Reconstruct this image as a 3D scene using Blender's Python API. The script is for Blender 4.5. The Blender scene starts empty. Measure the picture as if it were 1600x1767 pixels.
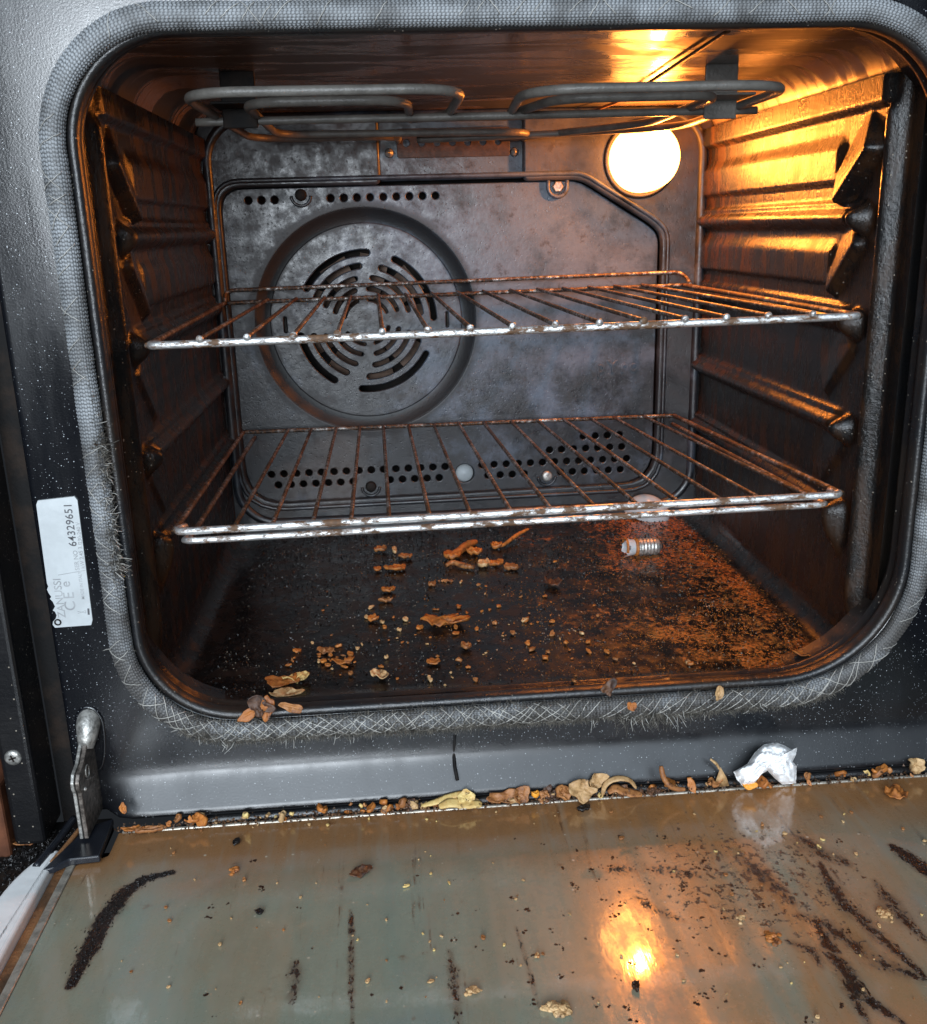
import bpy, math, random
import numpy as np
from mathutils import Vector, Matrix, noise as mnoise
PI = math.pi
S = bpy.context.scene
COL = S.collection
# ------------------------------------------------------------------ camera
_r = np.array([0.28485661, -0.07880579, -0.03769734]); _t = np.linalg.norm(_r); _k = _r/_t
_K = np.array([[0, -_k[2], _k[1]], [_k[2], 0, -_k[0]], [-_k[1], _k[0], 0]])
RM = (np.eye(3)+math.sin(_t)*_K+(1-math.cos(_t))*_K@_K) @ np.array([[1, 0, 0], [0, 0, -1], [0, 1, 0]], float)
FPX = 1672.29
CP = np.array([-0.07970984, -0.52728822, 0.27872006])
def on(px, py, ax, val):
    """the point of the plane axis=val that the photo shows at px,py"""
    v = RM.T @ np.array([px-800, py-883.5, FPX])
    return CP + v*(val-CP[ax])/v[ax]
cam = bpy.data.cameras.new('camera'); cam.sensor_fit = 'HORIZONTAL'; cam.sensor_width = 36
cam.lens = 36*FPX/1600; cam.clip_start = .01; cam.clip_end = 60
co = bpy.data.objects.new('camera', cam); COL.objects.link(co)
M4 = Matrix.Identity(4)
for i in range(3):
    M4[i][0] = RM[0][i]; M4[i][1] = -RM[1][i]; M4[i][2] = -RM[2][i]; M4[i][3] = CP[i]
co.matrix_world = M4
S.camera = co
# ------------------------------------------------------------------ light
W = bpy.data.worlds.new('World'); S.world = W; W.use_nodes = True
bg = W.node_tree.nodes['Background']; bg.inputs['Color'].default_value = (.55, .62, .72, 1); bg.inputs['Strength'].default_value = .03
def area(name, loc, target, sx, sy, power, col):
    l = bpy.data.lights.new(name, 'AREA'); l.shape = 'RECTANGLE'; l.size = sx; l.size_y = sy; l.energy = power; l.color = col
    o = bpy.data.objects.new(name, l); COL.objects.link(o); o.location = loc
    o.rotation_euler = (Vector(target)-Vector(loc)).to_track_quat('-Z', 'Y').to_euler()
    return o
area('window_light', (-.35, -1.95, 1.50), (-.02, 0, .2), 3.3, 1.4, 60, (.74, .87, 1.0))
area('room_light', (-.40, -2.0, .47), (-.02, .3, .2), .80, .60, 40, (.84, .92, 1.0))
S.view_settings.view_transform = 'Standard'; S.view_settings.look = 'None'
S.view_settings.exposure = 0; S.view_settings.gamma = 1; S.view_settings.use_curve_mapping = False
S.cycles.max_bounces = 6; S.cycles.diffuse_bounces = 3; S.cycles.glossy_bounces = 4
S.cycles.sample_clamp_indirect = 4; S.cycles.caustics_reflective = True; S.cycles.use_denoising = True
# ------------------------------------------------------------------ materials
class G:
    def __init__(s, name, space='Object'):
        s.m = bpy.data.materials.new(name); s.m.use_nodes = True; s.t = s.m.node_tree
        s.b = s.t.nodes['Principled BSDF']
        s.tc = s.t.nodes.new('ShaderNodeTexCoord'); s.v = s.tc.outputs[space]; s.uv = s.tc.outputs['UV']
    def set(s, **k):
        for n, v in k.items(): s.put(s.b.inputs[n.replace('_', ' ')], v)
        return s
    def put(s, i, v):
        if isinstance(v, bpy.types.NodeSocket): s.t.links.new(v, i)
        elif isinstance(v, (tuple, list)): i.default_value = (*v, 1) if len(v) == 3 and len(i.default_value) == 4 else v
        else: i.default_value = v
    def node(s, t, props={}, **k):
        n = s.t.nodes.new('ShaderNode'+t)
        for a, b in props.items(): setattr(n, a, b)
        for a, b in k.items(): s.put(n.inputs[a.replace('_', ' ')], b)
        return n
    def sc(s, vec, x, y, z): return s.node('Mapping', Vector=vec or s.v, Scale=(x, y, z)).outputs[0]
    def noise(s, scale, detail=4, rough=.55, vec=None, dist=0):
        return s.node('TexNoise', Vector=vec or s.v, Scale=scale, Detail=detail, Roughness=rough, Distortion=dist).outputs[0]
    def vor(s, scale, vec=None, feat='F1'):
        n = s.node('TexVoronoi', {'feature': feat}, Vector=vec or s.v, Scale=scale); return n.outputs['Distance'], n.outputs.get('Color')
    def ma(s, op, a, b=0.0, c=0.0, clamp=False):
        n = s.t.nodes.new('ShaderNodeMath'); n.operation = op; n.use_clamp = clamp
        for i, v in enumerate((a, b, c)): s.put(n.inputs[i], v)
        return n.outputs[0]
    def mr(s, f, a, b, c=0.0, d=1.0):
        n = s.node('MapRange'); n.interpolation_type = 'SMOOTHSTEP'
        for i, v in enumerate((f, a, b, c, d)): s.put(n.inputs[i], v)
        return n.outputs[0]
    def mix(s, f, a, b):
        n = s.t.nodes.new('ShaderNodeMix'); n.data_type = 'RGBA'
        s.put(n.inputs[0], f); s.put(n.inputs[6], a); s.put(n.inputs[7], b); return n.outputs[2]
    def xyz(s, vec=None):
        n = s.node('SeparateXYZ', Vector=vec or s.v); return n.outputs
    def bump(s, h, st=.3, d=.001, nrm=None):
        n = s.node('Bump', Strength=st, Distance=d, Height=h)
        if nrm is not None: s.put(n.inputs['Normal'], nrm)
        return n.outputs[0]
    def specks(s, scale, rad, keep):
        """mask of small round dots kept at random"""
        d, c = s.vor(scale); r = s.node('SeparateColor', Color=c).outputs
        return s.ma('MULTIPLY', s.mr(d, s.ma('MULTIPLY', r[1], rad), s.ma('MULTIPLY_ADD', r[1], rad, .05), 1, 0), s.ma('GREATER_THAN', r[0], 1-keep))

def m_face():
    g = G('speckled_enamel')
    sp = g.ma('MAXIMUM', g.ma('MULTIPLY', g.specks(560, .12, .42), .9), g.ma('MULTIPLY', g.specks(1000, .15, .45), .55))
    dust = g.mr(g.noise(1, 6, .7, g.sc(None, 60, 60, 9)), .5, .8, 0, .018)
    base = g.mix(dust, (.0038, .0043, .0060), (.20, .23, .27))
    g.set(Base_Color=g.mix(sp, base, (.55, .58, .6)), Roughness=g.ma('ADD', g.mr(g.noise(1, 6, .65, g.sc(None, 45, 45, 8)), .3, .7, .14, .24), g.mr(g.xyz()[2], -.018, -.034, 0, .16)),
          Normal=g.bump(g.ma('ADD', g.noise(900, 2), g.ma('MULTIPLY', sp, .8)), .06, .0006), IOR=1.6)
    return g.m
def m_cavity(name='sooty_enamel', base=(.010, .010, .011), brown=(.035, .016, .008), r0=.22, r1=.5, bs=.35, ior=1.6):
    g = G(name)
    n = g.noise(14, 7, .65) if ior > 1.55 else g.noise(1, 7, .72, g.sc(None, 60, 60, 17), .3); n2 = g.noise(1, 6, .7, g.sc(None, 30, 30, 160) if ior > 1.55 else g.sc(None, 200, 200, 24))
    grit = g.specks(520, .24, .16)
    c = g.mix(g.mr(n, .40, .68), base, brown)
    c = g.mix(g.mr(n2, .58, .8, 0, .4), c, (.045, .04, .036))
    g.set(Base_Color=g.mix(g.ma('MULTIPLY', grit, .7), c, (.35, .30, .24)), Roughness=g.mr(n, .3, .75, r0, r1), IOR=ior,
          Normal=g.bump(g.ma('ADD', g.noise(420, 4, .7), g.ma('MULTIPLY', grit, 1.2)), bs, .0008, g.bump(n2, .2, .0012)))
    return g.m
def m_ceiling():
    g = G('sooty_ceiling_enamel')
    n = g.noise(1, 6, .6, g.sc(None, 9, 30, 3), .7); n2 = g.noise(1, 5, .65, g.sc(None, 60, 260, 20))
    c = g.mix(g.mr(n, .47, .56), (.012, .010, .009), (.20, .15, .12))
    g.set(Base_Color=c, Roughness=g.mr(n, .42, .60, .45, .16), IOR=2.1,
          Normal=g.bump(n2, .22, .0006, g.bump(n, .22, .003)))
    return g.m
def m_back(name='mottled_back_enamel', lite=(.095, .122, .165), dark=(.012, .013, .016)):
    g = G(name)
    n = g.noise(24, 8, .68); n3 = g.noise(90, 5, .7); pit, _ = g.vor(230)
    x, y, z = g.xyz()[:3]
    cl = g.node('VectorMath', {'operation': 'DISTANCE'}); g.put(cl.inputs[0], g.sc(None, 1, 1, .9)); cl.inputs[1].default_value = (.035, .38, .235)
    lit_patch = g.mr(cl.outputs['Value'], .04, .22, .11, -.16)  # pool of light on the rear wall painted into the colour, shaded outwards
    c = g.mix(g.mr(g.ma('ADD', n, lit_patch), .34, .66), dark, lite)
    c = g.mix(g.mr(n3, .56, .70, 0, .75), c, (.02, .018, .018))
    c = g.mix(g.mr(g.noise(7, 4, .6, g.sc(None, 1, 1, 1.3)), .56, .72, 0, .7), c, (.05, .032, .024))
    fd = g.node('VectorMath', {'operation': 'DISTANCE'}); g.put(fd.inputs[0], g.sc(None, 1, 0, 1)); fd.inputs[1].default_value = (-.0955, 0, .1968)
    fr = g.ma('ADD', fd.outputs['Value'], g.ma('MULTIPLY', g.ma('SUBTRACT', g.noise(35, 5, .7), .5), .010))
    ring = g.ma('MULTIPLY', g.mr(fr, .084, .091), g.mr(fr, .099, .110, 1, 0))
    c = g.mix(g.ma('MULTIPLY', ring, .93), c, (.008, .007, .007))
    c = g.mix(g.ma('MULTIPLY', g.mr(fr, .030, .062, .55, 0), g.mr(n3, .3, .6)), c, (.02, .018, .017))
    g.set(Base_Color=c, Roughness=g.mr(g.ma('ADD', n3, g.ma('MULTIPLY', ring, .4)), .3, .7, .28, .55), IOR=1.6,
          Normal=g.bump(g.ma('ADD', g.noise(300, 3), g.mr(pit, .08, .24, 0, .8)), .3, .0005))
    return g.m
def m_soot():
    g = G('black_soot')
    n = g.noise(60, 5)
    g.set(Base_Color=g.mix(g.mr(n, .4, .7), (.006, .0055, .0055), (.022, .014, .010)), Roughness=.7, IOR=1.3, Normal=g.bump(g.noise(400, 4), .4, .0006))
    return g.m
def m_floor():
    g = G('greasy_floor')
    x, y, z = g.xyz()[:3]
    big = g.noise(9, 5, .6); fine = g.noise(300, 4, .65, g.sc(None, 1, .7, 1)); mid = g.noise(55, 5, .7)
    rust = g.ma('ADD', g.mr(x, -.10, .19, -.19, .055), g.ma('MULTIPLY', g.ma('SUBTRACT', big, .5), .7))
    rm = g.mr(g.ma('ADD', g.ma('MULTIPLY', fine, .65), g.ma('MULTIPLY_ADD', mid, .35, rust)), .50, .60)
    edge = g.ma('MULTIPLY', g.mr(x, .196, .204, 1, 0), g.mr(y, .014, .022))
    rm = g.ma('MULTIPLY', rm, edge)
    c = g.mix(g.mr(mid, .4, .7), (.0045, .004, .004), (.017, .009, .006))
    grn, cc = g.vor(620); rr = g.node('SeparateColor', Color=cc).outputs[0]
    rc = g.mix(rr, (.020, .009, .005), (.50, .17, .035))
    c = g.mix(g.ma('MULTIPLY', rm, g.mr(rr, .1, .5, .3, 1)), c, rc)
    grit = g.specks(460, .22, .22)
    c = g.mix(g.ma('MULTIPLY', grit, .5), c, (.25, .23, .21))
    h = g.ma('ADD', g.ma('MULTIPLY', mid, 1.4), g.ma('MULTIPLY', g.ma('ADD', g.ma('MULTIPLY', rm, rr), grit), .8))
    g.set(Base_Color=c, Roughness=g.mr(mid, .35, .7, .16, .42), IOR=1.6, Normal=g.bump(h, .42, .0013))
    return g.m
def m_gasket():
    g = G('woven_fibre')
    u, v = g.xyz(g.uv)[:2]
    n = g.noise(45, 5, .6); f = g.noise(1200, 3)
    z = g.xyz()[2]
    c = g.mix(g.mr(n, .35, .7), (.31, .325, .34), (.12, .12, .12))
    c = g.mix(g.mr(g.noise(30, 6, .7), g.mr(z, .20, .0, .52, .30), g.mr(z, .20, .0, .75, .58), 0, .85), c, (.06, .052, .045))
    h = g.node('Attribute', {'attribute_name': 'weave'}).outputs['Fac']
    g.set(Base_Color=g.mix(g.mr(h, 0, .62, .96, 0), c, (.02, .02, .021)), Roughness=.5, IOR=1.5, Normal=g.bump(f, .5, .0004))
    return g.m
def m_chrome():
    g = G('crusted_chrome')
    n = g.noise(230, 6, .75, g.sc(None, .45, .5, 1)); k = g.mr(g.ma('ADD', n, g.ma('MULTIPLY', g.ma('SUBTRACT', g.noise(22, 3), .5), .7)), .46, .58)
    c = g.mix(k, (.80, .80, .79), g.mix(g.noise(400, 3), (.03, .02, .015), (.22, .11, .05)))
    g.set(Base_Color=c, Metallic=g.mr(k, 0, 1, .85, 0), Roughness=g.mr(k, 0, 1, .30, .6), Normal=g.bump(n, .8, .0012))
    return g.m
def m_wire():
    g = G('baked_on_wire')
    n = g.noise(240, 5, .7); k = g.mr(g.ma('ADD', n, g.ma('MULTIPLY', g.noise(28, 3), .6)), .62, .80)
    c = g.mix(k, (.40, .38, .36), g.mix(g.mr(g.noise(500, 3), .42, .66), (.016, .010, .007), (.13, .055, .018)))
    g.set(Base_Color=c, Metallic=g.mr(k, 0, 1, .8, 0), Roughness=g.mr(k, 0, 1, .3, .5), Normal=g.bump(n, .9, .0012))
    return g.m
def m_plain(name, col, rough=.5, metal=0, bs=0, bscale=300, var=.35, vs=60, **k):
    g = G(name)
    dark = tuple(c*(1-var) for c in col)
    g.set(Base_Color=g.mix(g.mr(g.noise(vs, 5, .65), .35, .65), col, dark), Roughness=rough, Metallic=metal, **k)
    if bs: g.set(Normal=g.bump(g.noise(bscale, 4), bs, .001))
    return g.m
def m_door():
    g = G('greasy_door_glass')
    x, y, z = g.xyz()[:3]
    big = g.noise(1, 5, .6, g.sc(None, 14, 5, 1), .4); st = g.noise(1, 6, .65, g.sc(None, 120, 9, 1)); fine = g.noise(260, 4, .7)
    c = g.mix(g.mr(big, .38, .62), (.235, .265, .205), (.27, .24, .165))
    c = g.mix(g.mr(g.noise(11, 4, .6), .5, .7, 0, .7), c, (.20, .245, .225))
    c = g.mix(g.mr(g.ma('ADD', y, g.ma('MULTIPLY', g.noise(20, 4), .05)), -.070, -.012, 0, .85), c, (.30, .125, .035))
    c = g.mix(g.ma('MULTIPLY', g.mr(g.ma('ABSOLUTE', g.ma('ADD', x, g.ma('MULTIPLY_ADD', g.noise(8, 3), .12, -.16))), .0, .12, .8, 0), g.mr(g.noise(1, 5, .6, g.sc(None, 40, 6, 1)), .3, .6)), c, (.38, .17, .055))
    c = g.mix(g.mr(st, .5, .75, 0, .4), c, (.28, .26, .20))
    st2 = g.noise(1, 6, .7, g.sc(None, 150, 7, 1)); c = g.mix(g.ma('MULTIPLY', g.mr(st2, .60, .68), g.mr(g.noise(90, 4, .7), .45, .6, .15, .8)), c, (.10, .045, .018))
    c = g.mix(g.mr(g.noise(60, 6, .75), .62, .72, 0, .55), c, (.14, .055, .02))
    sp = g.ma('MAXIMUM', g.specks(200, .14, .10), g.specks(420, .15, .10))
    c = g.mix(g.ma('MULTIPLY', sp, .7), c, (.60, .52, .40))
    cf = g.node('Attribute', {'attribute_name': 'char'}).outputs['Fac']; sf = g.node('Attribute', {'attribute_name': 'spatter'}).outputs['Fac']
    nz = g.noise(1, 7, .75, g.sc(None, 330, 210, 1), .5); nb = g.noise(1, 6, .7, g.sc(None, 110, 75, 1), .8)
    cm = g.mr(g.ma('ADD', cf, g.ma('ADD', g.ma('MULTIPLY', g.ma('SUBTRACT', nz, .5), 1.5), g.ma('MULTIPLY', g.ma('SUBTRACT', nb, .5), 1.0))), .50, .62)
    cm = g.ma('MULTIPLY', cm, g.mr(cf, .10, .30))
    sm = g.mr(g.ma('ADD', sf, g.ma('MULTIPLY', g.ma('SUBTRACT', g.noise(1, 6, .7, g.sc(None, 230, 200, 1), .25), .5), 1.9)), .60, .70)
    halo = g.mr(g.ma('ADD', cf, g.ma('MULTIPLY', g.ma('SUBTRACT', nb, .5), .9)), .10, .75, 0, .75)
    c = g.mix(halo, c, (.11, .05, .022))
    c = g.mix(g.ma('MULTIPLY', sm, .9), c, (.070, .026, .012))
    c = g.mix(cm, c, g.mix(g.mr(nz, .45, .7), (.012, .009, .008), (.050, .022, .012)))
    cm = g.ma('MAXIMUM', cm, g.ma('MULTIPLY', sm, .8))
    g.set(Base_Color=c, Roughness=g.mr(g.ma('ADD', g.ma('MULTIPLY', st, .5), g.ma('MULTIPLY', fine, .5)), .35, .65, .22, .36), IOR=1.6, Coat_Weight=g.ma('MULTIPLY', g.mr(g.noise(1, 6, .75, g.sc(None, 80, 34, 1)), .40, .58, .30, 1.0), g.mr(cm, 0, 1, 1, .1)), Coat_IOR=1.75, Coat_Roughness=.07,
          Normal=g.bump(g.ma('ADD', g.ma('MULTIPLY', st, .35), sp), .12, .0008, g.bump(g.ma('MULTIPLY', cm, g.ma('ADD', nz, .3)), .7, .0012)),
          Coat_Normal=g.bump(g.noise(1, 4, .6, g.sc(None, 70, 26, 1)), .10, .0012))
    return g.m
def m_food(name, a, b, rough=.55):
    g = G(name)
    rnd = g.node('ObjectInfo').outputs['Random']
    n = g.noise(220, 5, .7)
    c = g.mix(g.mr(n, .35, .65), a, b)
    c = g.mix(g.ma('MULTIPLY', rnd, .6), c, b)
    c = g.mix(g.mr(g.noise(120, 6, .75), .54, .66, 0, .9), c, (.022, .011, .007))
    g.set(Base_Color=c, Roughness=rough, Normal=g.bump(n, .6, .0008), Subsurface_Weight=.0)
    return g.m
def m_emit():
    g = G('lit_lamp_glass')
    g.set(Base_Color=(.9, .7, .4), Roughness=.1, Emission_Color=(1.0, .33, .06), Emission_Strength=20.0)
    return g.m
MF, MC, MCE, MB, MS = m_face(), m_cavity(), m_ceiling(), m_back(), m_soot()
MBF = m_back('sooty_back_frame', (.065, .068, .078), (.012, .012, .014))
MSIDE = m_cavity('sooty_side_enamel', (.007, .0065, .0065), (.034, .014, .005), .13, .46, .60, 1.5)
MFL, MG, MCH, MW, MD, ME = m_floor(), m_gasket(), m_chrome(), m_wire(), m_door(), m_emit()
MRIM = m_cavity('rim_enamel', (.012, .013, .015), (.022, .016, .012), .24, .42, .5)
MEL = m_plain('grey_oxide_tube', (.16, .15, .135), .42, .0, .4, 500)
MST = m_plain('galvanised_steel', (.56, .54, .50), .42, .65, .5, 260, .6, 260)
MSTD = m_plain('grimy_steel', (.26, .22, .19), .42, .6, .5, 260, .7, 260)
MRUST = m_plain('rusty_steel', (.20, .10, .05), .5, .3, .5, 300, .5, 120)
MFAN = m_plain('fan_steel', (.25, .17, .13), .45, .4, .2)
MSTICK = m_plain('silver_sticker', (.60, .63, .64), .36, .25, .15, 90, .14, 40)
MINK = m_plain('grey_ink', (.10, .10, .11), .6, 0, 0)
MINKF = m_plain('faded_ink', (.40, .41, .42), .6, 0, 0)
MTHR = m_plain('glass_thread', (.50, .48, .44), .4, .2, .2, 900, .3)
MFIB = m_plain('frayed_fibre', (.19, .17, .14), .6, 0, 0, 300, .85, 260)
MWH = m_plain('white_plastic', (.90, .90, .89), .35, 0, .1, 200, .12)
MALU = m_plain('dirty_aluminium_edge', (.55, .50, .42), .4, .55, .4, 200, .45, 150)
MGUN = m_cavity('rusty_grime', (.05, .028, .015), (.32, .14, .05), .45, .7, .9)
MBLK = m_plain('black_char', (.013, .010, .009), .38, 0, .8, 600, .4)
MBRC = m_plain('brown_char', (.045, .018, .009), .36, 0, .8, 600, .6, 200)
MPL = m_plain('black_hinge_cover', (.016, .018, .024), .26, 0, .05)
MWOOD = m_plain('brown_wood', (.16, .055, .025), .5, 0, .2, 120, .5, 30)
MGRIT = m_plain('grit', (.30, .25, .19), .5, 0, .3, 900, .7, 400)
MGRB = m_plain('black_grit', (.022, .020, .020), .25, 0, .6, 900, .4, 400)
MGRO = m_plain('rust_grit', (.50, .18, .035), .22, 0, .3, 900, .7, 400)
MFOIL = m_plain('crumpled_foil', (.97, .97, .97), .45, .0, .35, 260, .10)
MGLS = m_plain('frosted_glass', (.62, .66, .68), .22, 0, .1, 100, .1, Alpha=.72)
MTAN = m_food('dried_food_tan', (.46, .20, .065), (.20, .07, .02))
MORG = m_food('dried_food_orange', (.56, .20, .035), (.26, .08, .018))
MPALE = m_food('dried_food_pale', (.66, .44, .22), (.36, .20, .08))
MYEL = m_food('dried_peel_yellow', (.82, .64, .26), (.55, .34, .11))
MDRK = m_food('dried_food_dark', (.16, .07, .03), (.04, .02, .015))
MORN = m_food('orange_scrap', (.85, .36, .03), (.75, .28, .03))
# ------------------------------------------------------------------ geometry helpers
def obj(name, v, f, mat, parent=None, smooth=True, label=None):
    me = bpy.data.meshes.new(name); me.from_pydata([tuple(map(float, p)) for p in v], [], [tuple(q) for q in f]); me.materials.append(mat)
    if smooth: me.polygons.foreach_set('use_smooth', [True]*len(me.polygons))
    me.update(); o = bpy.data.objects.new(name, me); COL.objects.link(o)
    if parent: o.parent = parent
    if label: o['label'] = label
    return o
def empty(name, loc=(0, 0, 0)):
    o = bpy.data.objects.new(name, None); COL.objects.link(o); o.location = loc; o.empty_display_size = .02; return o
def tag(o, label, cat, group=None, kind=None):
    o['label'] = label; o['category'] = cat
    if group: o['group'] = group
    if kind: o['kind'] = kind
    return o
class MBD:
    def __init__(s): s.v = []; s.f = []
    def add(s, v, f):
        n = len(s.v); s.v += [tuple(p) for p in v]; s.f += [tuple(i+n for i in q) for q in f]; return s
    def go(s, name, mat, parent=None, smooth=True, label=None): return obj(name, s.v, s.f, mat, parent, smooth, label)
def tubeg(pts, r, seg=10, closed=False, caps=True):
    P = np.array(pts, float); n = len(P)
    T = np.zeros_like(P)
    if closed: T = np.roll(P, -1, 0)-np.roll(P, 1, 0)
    else: T[1:-1] = P[2:]-P[:-2]; T[0] = P[1]-P[0]; T[-1] = P[-1]-P[-2]
    T /= np.linalg.norm(T, axis=1)[:, None]+1e-12
    up = np.array([0, 0, 1.]) if abs(T[0][2]) < .9 else np.array([1., 0, 0])
    N = np.cross(T[0], up); N /= np.linalg.norm(N)
    V = []; rr = r if hasattr(r, '__len__') else [r]*n
    for i in range(n):
        N = N-T[i]*np.dot(N, T[i]); N /= np.linalg.norm(N); B = np.cross(T[i], N)
        for k in range(seg):
            a = 2*PI*k/seg; V.append(P[i]+rr[i]*(math.cos(a)*N+math.sin(a)*B))
    F = []
    for i in range(n if closed else n-1):
        j = (i+1) % n
        for k in range(seg): l = (k+1) % seg; F.append((i*seg+k, i*seg+l, j*seg+l, j*seg+k))
    if caps and not closed: F.append(tuple(range(seg))[::-1]); F.append(tuple((n-1)*seg+k for k in range(seg)))
    return V, F
def smooth_path(ctrl, rad=.01, n=6):
    """polyline with rounded corners"""
    C = [np.array(c, float) for c in ctrl]; out = [C[0]]
    for i in range(1, len(C)-1):
        a, b, c = C[i-1], C[i], C[i+1]
        ra = min(rad, np.linalg.norm(a-b)*.48); rc = min(rad, np.linalg.norm(c-b)*.48)
        p = b+(a-b)/np.linalg.norm(a-b)*ra; q = b+(c-b)/np.linalg.norm(c-b)*rc
        for t in np.linspace(0, 1, n+1): out.append((1-t)**2*p+2*t*(1-t)*b+t*t*q)
    out.append(C[-1]); return out
def resample(P, step):
    P = np.array(P); d = np.r_[0, np.cumsum(np.linalg.norm(np.diff(P, axis=0), axis=1))]
    s = np.linspace(0, d[-1], max(2, int(d[-1]/step))); return np.stack([np.interp(s, d, P[:, i]) for i in range(3)], 1)
def rr(x0, x1, z0, z1, r, nc=14, ns=10):
    """rounded rectangle, counter-clockwise seen from the front"""
    pts = []; R4 = tuple(r) if hasattr(r, '__len__') else (r,)*4
    cs = [(x1-R4[0], z0+R4[0], -PI/2), (x1-R4[1], z1-R4[1], 0), (x0+R4[2], z1-R4[2], PI/2), (x0+R4[3], z0+R4[3], PI)]
    for k, (cx, cz, a0) in enumerate(cs):
        r = R4[k]
        for i in range(nc+1): a = a0+PI/2*i/nc; pts.append((cx+r*math.cos(a), cz+r*math.sin(a)))
        nx, nz, na = cs[(k+1) % 4]; rn = R4[(k+1) % 4]; p = pts[-1]; q = (nx+rn*math.cos(na), nz+rn*math.sin(na))
        for i in range(1, ns): pts.append((p[0]+(q[0]-p[0])*i/ns, p[1]+(q[1]-p[1])*i/ns))
    return pts
def loft(loops, closed=True):
    n = len(loops[0]); V = [p for l in loops for p in l]; F = []
    for i in range(len(loops)-1):
        for k in range(n if closed else n-1):
            l = (k+1) % n; F.append((i*n+k, i*n+l, (i+1)*n+l, (i+1)*n+k))
    return V, F
def sheet(name, outlines, y, half, bevel, mat, parent, label=None):
    """flat pressed sheet standing in the XZ plane; first outline is the border, the others holes"""
    cu = bpy.data.curves.new(name, 'CURVE'); cu.dimensions = '2D'; cu.fill_mode = 'BOTH'; cu.extrude = max(half-bevel, 1e-5); cu.bevel_depth = bevel; cu.bevel_resolution = 2
    for ol in outlines:
        sp = cu.splines.new('POLY'); sp.points.add(len(ol)-1); sp.use_cyclic_u = True
        for i, (x, z) in enumerate(ol): sp.points[i].co = (x, z, 0, 1)
    o = bpy.data.objects.new(name, cu); COL.objects.link(o)
    dg = bpy.context.evaluated_depsgraph_get(); me = bpy.data.meshes.new_from_object(o.evaluated_get(dg))
    bpy.data.objects.remove(o)
    me.transform(Matrix.Translation((0, y, 0)) @ Matrix.Rotation(PI/2, 4, 'X'))
    me.materials.clear(); me.materials.append(mat); me.name = name
    o = bpy.data.objects.new(name, me); COL.objects.link(o)
    if parent: o.parent = parent
    if label: o['label'] = label
    return o
def circ(cx, cz, r, n=24): return [(cx+r*math.cos(2*PI*i/n), cz+r*math.sin(2*PI*i/n)) for i in range(n)]
def arcslot(cx, cz, r, w, a0, a1):
    a0, a1 = math.radians(a0), math.radians(a1); n = 18; h = w/2; P = []
    for i in range(n+1): a = a0+(a1-a0)*i/n; P.append((cx+(r+h)*math.cos(a), cz+(r+h)*math.sin(a)))
    ex, ez = cx+r*math.cos(a1), cz+r*math.sin(a1)
    for i in range(1, 6): b = a1+PI*i/6; P.append((ex+h*math.cos(b), ez+h*math.sin(b)))
    for i in range(n+1): a = a1+(a0-a1)*i/n; P.append((cx+(r-h)*math.cos(a), cz+(r-h)*math.sin(a)))
    ex, ez = cx+r*math.cos(a0), cz+r*math.sin(a0)
    for i in range(1, 6): b = a0+PI+PI*i/6; P.append((ex+h*math.cos(b), ez+h*math.sin(b)))
    return P
def poly_round(ctrl, rad, n=6):
    C = [np.array(c, float) for c in ctrl]; out = []; m = len(C)
    for i in range(m):
        a, b, c = C[i-1], C[i], C[(i+1) % m]; r = rad[i] if hasattr(rad, '__len__') else rad
        ra = min(r, np.linalg.norm(a-b)*.48); rc = min(r, np.linalg.norm(c-b)*.48)
        p = b+(a-b)/np.linalg.norm(a-b)*ra; q = b+(c-b)/np.linalg.norm(c-b)*rc
        for t in np.linspace(0, 1, n+1): out.append(tuple((1-t)**2*p+2*t*(1-t)*b+t*t*q))
    return out
def boxg(x0, x1, y0, y1, z0, z1):
    v = [(x, y, z) for x in (x0, x1) for y in (y0, y1) for z in (z0, z1)]
    return v, [(0, 1, 3, 2), (4, 6, 7, 5), (0, 4, 5, 1), (2, 3, 7, 6), (0, 2, 6, 4), (1, 5, 7, 3)]
def bevel(o, w, s=2):
    import bmesh
    bm = bmesh.new(); bm.from_mesh(o.data); bmesh.ops.bevel(bm, geom=bm.edges[:], offset=w, segments=s, affect='EDGES', profile=.5)
    bm.to_mesh(o.data); bm.free(); return o
def latheg(prof, c, axis='y', n=32, cap=True):
    """prof: (radius, position along the axis)"""
    V = []
    for r, t in prof:
        for k in range(n):
            a = 2*PI*k/n; u, w = r*math.cos(a), r*math.sin(a)
            V.append((c[0]+u, c[1]+t, c[2]+w) if axis == 'y' else (c[0]+t, c[1]+u, c[2]+w) if axis == 'x' else (c[0]+u, c[1]+w, c[2]+t))
    F = [(i*n+k, i*n+(k+1) % n, (i+1)*n+(k+1) % n, (i+1)*n+k) for i in range(len(prof)-1) for k in range(n)]
    if cap: F += [tuple(range(n)), tuple((len(prof)-1)*n+k for k in range(n))]
    return V, F
def sstep(x, a, b): t = np.clip((x-a)/(b-a), 0, 1); return t*t*(3-2*t)
# ================================================================== OVEN
oven = tag(empty('oven', (0, 0, -.056)), 'dirty black enamel built-in oven with its door open and lamp lit', 'oven')
oven.location = (0, 0, 0)
# opening (lip) and cavity outlines
AX0, AX1, AZ0, AZ1, AR = -.2282, .2245, .0060, .3735, np.array([.074, .060, .053, .054])
def ap(off, y, r=None): return [(x, y, z) for x, z in rr(AX0-off, AX1+off, AZ0-off, AZ1+off, AR+off, 16, 14)]
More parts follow.
